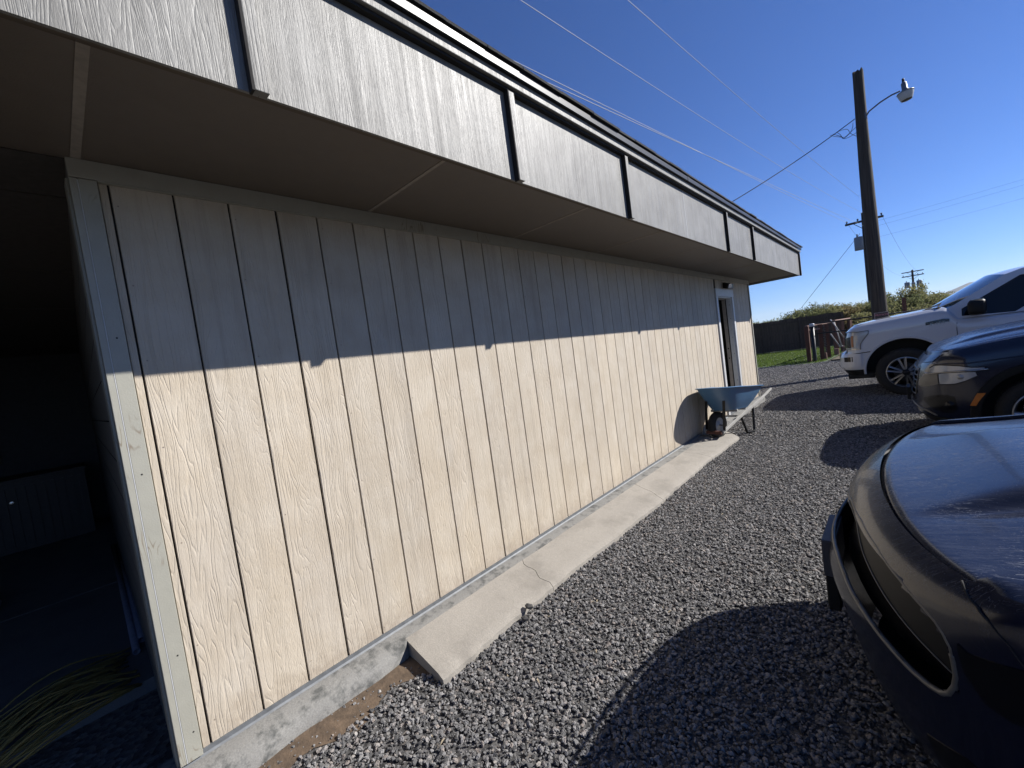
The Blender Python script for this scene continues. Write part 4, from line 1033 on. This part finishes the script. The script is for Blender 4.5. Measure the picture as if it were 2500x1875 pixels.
hR = [(.345, 5.93, .035), (.44, 6.35, .155), (.62, 7.02, .335), (.69, 7.36, .43)]; hL = [(.115, 5.96, .035), (.12, 6.4, .155), (.135, 7.05, .335), (.14, 7.40, .43)]
for H_ in (hR, hL):
    m = MB(); rows = []
    for i, (p, w, h) in enumerate(((H_[0], .034, .045), (H_[1], .036, .05), (Vector(H_[1]).lerp(Vector(H_[2]), .8), .036, .052), (H_[2], .032, .044), (Vector(H_[2]).lerp(Vector(H_[3]), .25), .028, .030), (Vector(H_[2]).lerp(Vector(H_[3]), .5), .030, .034), (H_[3], .028, .030))):
        p = Vector(p); rows.append([p+Vector((w/2*a, 0, h/2*b)) for a, b in ((-1, -.7), (-.7, -1), (.7, -1), (1, -.7), (1, .7), (.7, 1), (-.7, 1), (-1, .7))])
    m.grid(rows, wrap=True); m.add(rows[0], [tuple(range(8))]); m.add(rows[-1], [tuple(range(8))]); m.build('handle', M_handle, WB)
for H_, s in ((hR, 1), (hL, -1)):
    a, b = Vector(H_[0]), Vector(H_[1]); c_ = Vector(H_[2])
    # tray struts at the front
    p0 = a.lerp(b, .15); q0 = a.lerp(b, .9)
    MB().beam(p0+Vector((0, -.03, .0)), Vector((.21 if s < 0 else .44, 5.80, .50)), .034, .008, (0, 1, 0)).build('strut', M_blk, WB)
    # V leg: two bars joined by a foot
    l0 = b.lerp(c_, .12); l1 = b.lerp(c_, .62); f0 = Vector((l0.x+.03*s, 6.56, -.10)); f1 = Vector((l1.x+.01*s, 6.68, -.10))
    lg = MB(); lg.tube([l0, f0+Vector((0, -.01, .02)), f0+Vector((0, .02, 0)), f1+Vector((0, -.02, 0)), f1+Vector((0, .0, .02)), l1], .017, 8); lg.build('leg', M_blk, WB)
MB().beam((.16, 6.72, .12), (.565, 6.72, .12), .006, .13, (0, 1, 0)).build('cross_brace', M_blk, WB)
MB().beam((.13, 5.93, .035), (.34, 5.915, .035), .035, .045).build('nose_bar', M_red, WB)
MB().beam((.17, 6.10, .315), (.52, 6.10, .315), .04, .03).beam((.17, 6.40, .29), (.55, 6.40, .29), .04, .03).build('cross_bar', M_handle, WB)
MW = Matrix.Translation((.238, 6.09, .105)) @ Matrix.Rotation(pi/2+.0, 4, 'Y') @ Matrix.Identity(4)
MW = Matrix.Translation((.238, 6.09, .108)) @ Matrix.Rotation(-.22, 4, 'Z') @ Matrix.Rotation(pi/2, 4, 'Y')
wh = MB().lathe([(.105, .030), (.12, .042), (.15, .050), (.178, .042), (.193, .022), (.197, 0), (.193, -.022), (.178, -.042), (.15, -.05), (.12, -.042), (.105, -.03)], 40, MW).build('wheel', M_tyre, WB, True)
MB().lathe([(.0, .028), (.03, .03), (.045, .012), (.09, .012), (.108, .034), (.112, .03), (.09, .0), (.0, -.0)], 32, MW).lathe([(.0, -.028), (.03, -.03), (.045, -.012), (.09, -.012), (.108, -.034), (.112, -.03)], 32, MW).build('rim', simple('white_wheel_rim', (.6, .6, .58), .5), wh, True)
MB().tube([(.12, 6.085, .108), (.36, 6.085, .108)], .008, 8).build('axle', M_blk, WB)
for x in (.12, .352): MB().beam((x, 6.085, .115), (x, 6.06, .045), .02, .04, (0, 1, 0)).build('axle_bracket', M_blk, WB)
# bottle/rag bits behind the wheel against the wall
tag(MB().lathe([(0, 0), (.03, .0), (.034, .02), (.034, .10), (.012, .13), (.012, .15), (0, .15)], 16, Matrix.Translation((.075, 6.05, -.03))).build('bottle', simple('clear_plastic', (.55, .57, .58), .2), smooth=True), 'small pale plastic bottle at the foot of the wall behind the wheelbarrow wheel', 'bottle')
# ================================================================ POLES AND WIRES
def pole_mesh(h, r0, r1, seed, rag=.012):
    rg = random.Random(seed); rows = []; n = 20; m = 36
    for i in range(m+1):
        z = h*i/m; r_ = r0+(r1-r0)*i/m; cx = .012*sin(z*.9); row = []
        for k in range(n):
            a = 2*pi*k/n; q = 1+.045*mnoise.noise(Vector((cos(a)*2.5, sin(a)*2.5, z*.35+seed)))*2+.02*mnoise.noise(Vector((cos(a)*8, sin(a)*8, z*1.2)))
            row.append((cx+r_*q*cos(a), r_*q*sin(a), z+(rg.uniform(-.06, .03) if i == m else 0)))
        rows.append(row)
    mb = MB(); mb.grid(rows, wrap=True); mb.add(rows[-1], [tuple(range(n))]); return mb
YP = thing('light_pole', 'tall dark weathered wooden pole carrying a yard light, standing behind the pickup', 'pole', (1.89, 14.1, G))
pole_mesh(7.45, .172, .110, 1).build('pole', M_pole, YP, True)
lm = thing('yard_light', 'round grey yard light on a curved arm high on the near wooden pole', 'lamp', (2.70, 14.0, 6.30))
lm_ = MB().tube([(-.72, .05, -.10), (-.66, .04, -.02), (-.45, .02, .08), (-.25, 0, .135), (-.09, 0, .15)], .018, 10).build('arm', M_flash, lm, True)
MB().box(-.75, -.71, .0, .1, -.17, -.02).build('bracket', M_flash, lm)
MT = Matrix.Rotation(radians(-4), 4, 'Y')
MB().lathe([(0, .33), (.03, .33), (.034, .30), (.05, .295), (.055, .15), (.085, .12), (.09, .10), (.152, .085), (.16, .07), (.15, .06)], 28, MT).build('housing', simple('lamp_housing_grey', (.30, .31, .31), .4, .4), lm, True)
MB().lathe([(0, .40), (.022, .40), (.026, .33), (0, .33)], 14, MT).build('photocell', M_plastic, lm, True)
MB().lathe([(.148, .072), (.145, .03), (.128, -.03), (.105, -.09), (.10, -.10), (.092, -.098), (.10, -.08), (.122, -.02), (.136, .05)], 28, MT).build('refractor', simple('prismatic_plastic', (.62, .63, .60), .35, 0, .1, 60, .003), lm, True)
MB().lathe([(0, .0), (.03, .0), (.045, .04), (.03, .085)], 14, MT).build('bulb', M_white, lm, True)
def dist_pole(name, x, y, h, label, tanks, arms, r0=.16):
    P_ = thing(name, label, 'pole', (x, y, G))
    pole_mesh(h-G, r0, r0*.7, 5).build('pole', M_pole, P_, True)
    for (z, L, sk, ins) in arms:
        MB().beam((-L/2, -.16, z-G-sk), (L/2, -.16, z-G+sk), .10, .12).build('crossarm', M_pole, P_)
        for xx in ins:
            zz = z-G+sk*2*xx/L+.06
            MB().lathe([(.0, .16), (.04, .15), (.055, .10), (.03, .08), (.055, .05), (.02, .03), (.015, 0)], 10, Matrix.Translation((xx, -.16, zz))).build('insulator', M_gloss, P_, True)
        MB().beam((-L*.3, -.17, z-G), (0, -.17, z-G-.55), .03, .03).beam((L*.3, -.17, z-G), (0, -.17, z-G-.55), .03, .03).build('arm_brace', M_pole, P_)
    for (xx, z, r_, hh) in tanks:
        tk = MB().lathe([(0, 0), (r_*.95, 0), (r_, .03), (r_, hh-.05), (r_*.92, hh), (r_*.3, hh+.04), (0, hh+.04)], 20, Matrix.Translation((xx, -.12, z-G))).build('transformer', simple('transformer_grey', (.33, .35, .37), .5), P_, True)
        MB().lathe([(0, .22), (.03, .21), (.045, .15), (.03, .12), (.045, .08), (.03, 0)], 10, Matrix.Translation((xx-.06, -.12, z-G+hh))).build('bushing', M_gloss, tk, True)
    return P_
dist_pole('utility_pole', 1.03, 36.0, 7.75, 'second utility pole with one crossarm and transformer, mostly hidden by the near pole', [(-.34, 5.45, .24, .82)], [(7.21, 1.9, .0, (-.85, -.3, .85))], .17)
dist_pole('utility_pole', 4.05, 80.0, 6.25, 'distant utility pole with two crossarms above the bushes right of the near pole', [(-.62, 3.9, .28, .75), (.58, 3.95, .28, .75), (0, 3.95, .2, .6)], [(6.0, 2.2, 0, ()), (5.45, 2.2, 0, (-.95, .5, .95))], .15)
def wire(name, a, b, sag, r_, mat, lab, n=24):
    a, b = Vector(a), Vector(b); pts = [a.lerp(b, i/n)-Vector((0, 0, sag*4*(i/n)*(1-i/n))) for i in range(n+1)]
    return tag(MB().tube(pts, r_, 6).build(name, mat, smooth=True), lab, 'wire')
M_alum = simple('bare_aluminium_wire', (.5, .5, .5), .6, .3, .05); M_cable = simple('black_cable', (.02, .02, .022), .6)
CAMP = Vector((2.236, -.256, 1.4235))
wire('service_drop', (1.76, 14.02, 6.22), (-2.0, 9.6, 3.62), .15, .011, M_cable, 'black service cable from the near wooden pole down to the building roof')
for i, (x0, z0, dx, dz, k) in enumerate(((1.72, 6.14, .32, .0, .22), (1.76, 5.9, .42, .22, .12), (1.78, 6.05, .48, .05, .16), (1.76, 5.8, .35, .25, -.1))):
    pts = [Vector((x0-dx*q*1.0+.03*sin(9*q+i), 14.02-.25*q, z0-k*sin(pi*q)*1.1+(5.98-z0)*q)) for q in [j/10 for j in range(11)]]
    tag(MB().tube(pts, .006, 5).build('drip_loop', M_cable, smooth=True), ['lowest hanging loop of thin wire', 'loop of thin wire rising against the pole', 'middle loop of thin wire', 'short inner loop of thin wire'][i]+' where the service cable meets the near pole', 'wire')
def wire_px(name, d, dist, end, sag, r_, lab):
    a = CAMP+Vector(d).normalized()*dist; b = Vector(end); a = a+(a-b)*.6
    return wire(name, a, b, sag, r_, M_alum, lab, 40)
ln = 'power lines overhead'
wl_ = [((-.81, .679, .881), 8.5, (.18, 35.8, 7.35), .10, .0055, 'left one of two close power lines running just above the roof edge'),
       ((-.749, .733, .805), 8.5, (1.0, 35.8, 6.9), .10, .0055, 'right one of two close power lines running just above the roof edge'),
       ((-.542, .925, .831), 9.5, (1.2, 35.8, 7.5), .45, .0045, 'power line crossing the middle of the sky'),
       ((-.377, 1.075, .80), 10.5, (1.95, 35.8, 7.35), .45, .0045, 'thin power line crossing the sky nearest the near pole')]
for d, dist, end, sag, r_, lab in wl_: wire_px('power_line', d, dist, end, sag, r_, lab)['group'] = ln
wire('guy_wire', (.78, 36, 6.5), (-3.2, 35.0, 1.6), 0, .012, M_cable, 'guy wire slanting down left from the second pole to the bushes')
for i, (z0, x1, z1) in enumerate(((7.3, 3.1, 5.7), (7.3, 4.9, 5.7))):
    wire('power_line', (.2+1.7*i, 36, z0), (x1, 80, z1), .9, .006, M_cable, ('left' if i == 0 else 'right')+' one of the thin lines between the second and the farthest pole')['group'] = ln
for i, z0 in enumerate((7.0, 6.7, 6.0)):
    wire('power_line', (1.1, 36, z0), (30, 40, z0+3.2), .4, .004, M_cable, ['topmost', 'middle', 'lowest'][i]+' of the three faint lines leaving the second pole to the right')['group'] = ln
# PRIVATE sign on the near pole
sg_ = thing('sign', 'small PRIVATE sign with pink letters nailed low on the near wooden pole', 'sign', (1.935, 13.90, 1.285))
MB().box(-.135, .135, 0, .004, -.085, .085).build('board', simple('sign_black', (.03, .02, .022), .5), sg_)
fm_ = MB()
for a in ((-.135, .135, -.002, -.0002, .076, .085), (-.135, .135, -.002, -.0002, -.085, -.076), (-.135, -.126, -.002, -.0002, -.0759, .0759), (.126, .135, -.002, -.0002, -.0759, .0759)): fm_.box(*a)
fm_.build('border', simple('sign_border', (.6, .5, .5), .5), sg_)
link('lettering', textmesh('PRIVATE', .068, .001, Matrix.Translation((0, -.0015, .02)) @ Matrix.Rotation(pi/2, 4, 'X')), simple('sign_letters', (.75, .28, .34), .5), sg_)
# ================================================================ FENCE, GATE, POSTS, LAWN
FE = thing('board_fence', 'dark brown wooden privacy fence behind the lawn', 'fence', (0, 0, 0))
fa, fb = Vector((-5.6, 27.0, 0)), Vector((.06, 28.9, 0)); fd = (fb-fa); L_ = fd.length; fd.normalize(); ang = atan2(fd.y, fd.x)
pm = [MB().box(0, .138, 0, .018, 0, h).mesh('board', True) for h in (1.72, 1.74, 1.76, 1.75)]
for m_ in pm: m_.materials.append(M_fence)
rg = random.Random(8); q = 0
while q < L_:
    p = fa+fd*q; link('board', pm[rg.randrange(4)], None, FE, loc=(p.x, p.y, G+.02*(q/L_)), rotz=ang+rg.uniform(-.02, .02)); q += .143
for q in (.3, 2.2, 4.0, 5.9):
    p = fa+fd*q; o = MB().box(-.045, .045, -.10, -.01, 0, 1.72).build('post', M_fence, FE, loc=(p.x, p.y, G), rotz=ang)
for z in (.35, .95, 1.55):
    MB().beam(fa+Vector((.02, -.03, G+z)), fb+Vector((0, -.03, G+z)), .04, .09).build('rail', M_fence, FE)
PF = thing('garden_fence', 'reddish post and rail fence with wire mesh between lawn and gravel', 'fence', (0, 0, 0))
pp = [(-.30, 18.95), (.05, 19.45), (.16, 20.2), (.30, 21.6), (.42, 22.9), (.62, 24.2)]
for i, (x, y) in enumerate(pp):
    MB().box(-.065, .065, -.065, .065, 0, 1.30+.03*(i % 2)).build('post', M_red, PF, loc=(x, y, G), rotz=.2*i)
for (a, b, z) in ((0, 2, 1.33), (2, 4, 1.35), (3, 5, 1.38), (0, 1, 1.17)):
    MB().beam((pp[a][0], pp[a][1], G+z), (pp[b][0], pp[b][1], G+z), .09, .045).build('rail', M_pink, PF)
ms = MB()
for i in range(16):
    z = G+.15+i*.065; ms.beam((.05, 19.45, z), (.16, 20.2, z), .008, .008)
for i in range(13):
    q = i/12; ms.beam((.05+.11*q, 19.45+.75*q, G+.1), (.05+.11*q, 19.45+.75*q, G+1.2), .008, .008)
ms.build('wire_mesh', M_blk, PF)
for i, (x, y, z0) in enumerate(((.10, 19.5, .0), (.32, 21.3, 0), (.5, 22.6, 0))):
    MB().box(-.08, .08, -.05, .05, 0, .24).build('foot_block', M_pink, PF, loc=(x, y, G))
bl = thing('bollard', 'black post with a white cap standing in front of the reddish fence', 'post', (-.115, 18.85, G))
MB().lathe([(.062, 0), (.062, 1.30), (0, 1.30)], 20).build('post', M_blk, bl, True); MB().lathe([(.075, 1.29), (.08, 1.30), (.08, 1.375), (.07, 1.395), (0, 1.40)], 20).build('cap', M_white, bl, True)
for i, (a, b, lab) in enumerate((((.32, 20.2, 1.33), (.69, 20.0, .60), 'upper of the white poles leaning across the reddish fence'), ((.40, 20.5, 1.22), (.60, 20.0, .27), 'lower of the white poles leaning across the reddish fence'), ((.30, 20.0, .79), (.56, 20.0, .24), 'short white pole with a bent foot leaning low by the pickup nose'))):
    tag(MB().tube([a, b]+([(.64, 20.0, .30)] if i == 2 else []), .022, 8).build('leaning_pole', M_handle, smooth=True), lab, 'pole')
pr = thing('pipe_fence', 'dark horizontal pipe rails running right from the board fence behind the pickup', 'fence', (0, 0, 0))
for z in (1.32, .95): MB().tube([(-.2, 18.9, z-.06), (1.2, 19.0, z-.08), (6, 20.0, z-.02)], .022, 8).build('rail', M_blk, pr, True)
MB().tube([(.4, 18.3, G+.03), (2.6, 18.7, G+.03)], .02, 8).build('rail', M_blk, pr, True)
tag(MB().box(-.055, .055, -.055, .055, 0, 1.86).build('fence_post', M_red, loc=(2.42, 20.0, G)), 'lone reddish brown post right of the near pole, in front of the bushes', 'post')
# grass blades
gb = MB(); rg = random.Random(11)
for i in range(26000):
    y = 17.65+9.9*(rg.random()**1.3); x = rg.uniform(-5.5, .15+.05*(y-18)); h = rg.uniform(.03, .065)*(1 if y > 18.6 else .5); a = rg.uniform(0, pi); dx, dy = .012*cos(a), .012*sin(a); lx, ly = rg.uniform(-.02, .02), rg.uniform(-.02, .02)
    if y < 18.6 and rg.random() < .55: continue
    z = G-.018; gb.add([(x-dx, y-dy, z), (x+dx, y+dy, z), (x+lx, y+ly, z+h)], [(0, 1, 2)])
tag(gb.build('grass', M_grass, normals=False), 'bright green mown lawn in front of the dark board fence', 'grass', kind='stuff')
lt = MB(); rg = random.Random(12)
for i in range(5000):
    x = rg.uniform(.5, 3.2); y = rg.uniform(19.3, 26); a = rg.uniform(0, pi); s_ = rg.uniform(.02, .06); z = G-.05+rg.uniform(0, .12)
    lt.add([(x, y, z), (x+s_*cos(a), y+s_*sin(a), z+.01), (x+s_*.5, y+.02, z+.04)], [(0, 1, 2)])
tag(lt.build('dry_litter', M_leafdry, normals=False), 'dry brown leaves and litter behind the reddish fence', 'leaf litter', kind='stuff')
db = MB(); rg = random.Random(31)
for i in range(150):
    x = rg.uniform(.3, 2.6); y = rg.uniform(-.2, 9); a = rg.uniform(0, pi); l = rg.uniform(.008, .035); w = rg.uniform(.002, .006); z = G+.016+rg.uniform(0, .006)
    if y < .9 and x < .55 or (x < .6 and y < 6.4): continue
    dx, dy = l*cos(a), l*sin(a); db.add([(x, y, z), (x+w*sin(a), y-w*cos(a), z+.002), (x+dx, y+dy, z+.004), (x+dx*.5-w*sin(a), y+dy*.5+w*cos(a), z+.006)], [(0, 1, 2, 3)])
tag(db.build('dry_debris', simple('straw', (.42, .34, .22), .8), normals=False), 'scattered bits of dry straw and leaf on the dark gravel', 'debris', kind='stuff')
# ================================================================ BUSHES
def bush_mesh(seed, W_, H_, n, leafy=.06, upright=.5):
    rg = random.Random(seed); L = MB(); S_ = MB()
    stems = []
    for k in range(26):
        a = rg.uniform(0, 2*pi); r_ = W_*.5*sqrt(rg.random()); tip = Vector((r_*cos(a), r_*sin(a)*.9, H_*(.62+.38*rg.random())*(1-.32*(r_/(W_*.5))**2)))
        b0 = Vector((tip.x*.25, tip.y*.25, 0)); mid = b0.lerp(tip, .55)+Vector((0, 0, H_*.08)); stems.append((b0, mid, tip))
        S_.tube([b0, mid, tip], [.018, .011, .004], 4)
    for i in range(n):
        b0, mid, tip = stems[rg.randrange(len(stems))]; q = rg.random()**.6
        p = b0.lerp(mid, q*2) if q < .5 else mid.lerp(tip, (q-.5)*2)
        p = p+Vector((rg.gauss(0, .13), rg.gauss(0, .13), rg.gauss(0, .10)))
        if p.z < .05: p.z = .05+rg.random()*.1
        d = (tip-mid).normalized()*upright+Vector((rg.uniform(-1, 1), rg.uniform(-1, 1), rg.uniform(-.2, .9)))*.6; d.normalize()
        x = d.cross(Vector((rg.uniform(-1, 1), rg.uniform(-1, 1), rg.uniform(-1, 1)))).normalized(); l = leafy*rg.uniform(.7, 1.6); w = l*.28
        L.add([p-x*w, p+x*w, p+d*l], [(0, 1, 2)]) if i % 2 else L.add([p, p+x*w+d*l*.5, p+d*l, p-x*w+d*l*.5], [(0, 1, 2, 3)])
    return L, S_
var = []
for k, (w, h, n, m) in enumerate(((2.6, 1.9, 5200, M_leaf), (2.3, 1.6, 4600, M_leaf), (2.8, 2.1, 5600, M_leaf), (2.4, 1.5, 4300, M_leafdry), (1.9, 2.5, 4200, M_leaf))):
    L, S_ = bush_mesh(20+k, w, h, n, .085, .5 if k < 4 else .9); lm1 = L.mesh('foliage', False); lm1.materials.append(m); sm1 = S_.mesh('stems', False); sm1.materials.append(M_bark); var.append((lm1, sm1))
rg = random.Random(5)
berm = MB(); P = []
for i in range(60):
    x = -30+i*1.5; P.append([(x, 29.9, G-.1), (x, 31.5, .55+.12*sin(x*.7)), (x, 36, .95+.15*sin(x*.45+1)), (x, 48, .7), (x, 58, G-.1)])
bo = berm.grid(P).build('berm', M_soil, smooth=True); tag(bo, kind='structure')
kinds = ['grey green bush', 'low green bush', 'broad green bush', 'dry yellowish bush', 'tall feathery bush']
spots = []
for row, (y, n, x0, x1) in enumerate(((30.6, 15, -7.5, 8), (33.0, 17, -8, 8.5), (36.5, 15, -9, 9), (41, 10, -10, 9))):
    for i in range(n): spots.append((x0+(x1-x0)*i/(n-1)+rg.uniform(-.4, .4), y+rg.uniform(-.5, .5), row))
side_w = lambda x: 'behind the far left of the board fence' if x < -3.2 else ('behind the right end of the board fence' if x < .2 else ('behind the near pole' if x < 2.4 else 'hidden behind the pickup'))
rowl = ['front row', 'second row', 'third row', 'farthest row']
for i, (x, y, row) in enumerate(spots):
    k = rg.choice([0, 1, 2, 0, 2, 1, 3]) if not (-1.8 < x < .4 and row == 0) else 3
    z = {0: G+.25, 1: .72, 2: .95, 3: .9}[row]-(.25 if x < -3 else 0)-(.35 if x > 3.2 else 0)
    b = thing('bush', '%s, %s of thicket, %s' % (kinds[k], rowl[row], side_w(x)), 'bush', (x, y, z), rg.uniform(0, 6.28), 'bushes: %s, %s, %s' % (kinds[k], rowl[row], side_w(x)))
    s_ = rg.uniform(.78, 1.0); b.scale = (s_*1.1, s_*1.1, s_*(.80 if row > 1 else .85))
    link('foliage', var[k][0], None, b); link('stems', var[k][1], None, b)
tb = thing('bush', 'tall feathery bush sticking up in front of the farthest utility pole', 'bush', (3.08, 33.8, .55), .4); tb.scale = (.85, .85, .95)
link('foliage', var[4][0], None, tb); link('stems', var[4][1], None, tb)
# distant hill
hm = MB(); P = []
for i in range(80):
    x = -1500+i*80; y0 = 3000
    hgt = 78*(1/(1+math.exp(-(x-175)/28)))*(1+.18*mnoise.noise(Vector((x*.004, 0, 2)))) if x < 700 else 95+25*mnoise.noise(Vector((x*.002, 0, 5)))
    P.append([(x, y0-500, -2), (x, y0, max(hgt, -1)), (x, y0+700, max(hgt*.9, -1)), (x, y0+1500, -2)])
tag(hm.grid(P).build('hill', simple('hill_sage', (.05, .055, .055), .95, 0, .2, .01), smooth=True), kind='structure')

# thin autumn haze over the whole valley
t = NT('valley_haze'); t.n.remove(t.b); hz = t.n.new('ShaderNodeVolumePrincipled'); hz.inputs['Density'].default_value = HAZE; hz.inputs['Color'].default_value = (.86, .92, 1, 1); hz.inputs['Anisotropy'].default_value = .2
t.l.new(hz.outputs[0], t.n['Material Output'].inputs['Volume'])
tag(MB().box(-3900, 3900, -3900, 5600, G-1.2, 135).build('haze', t.mat), kind='stuff')
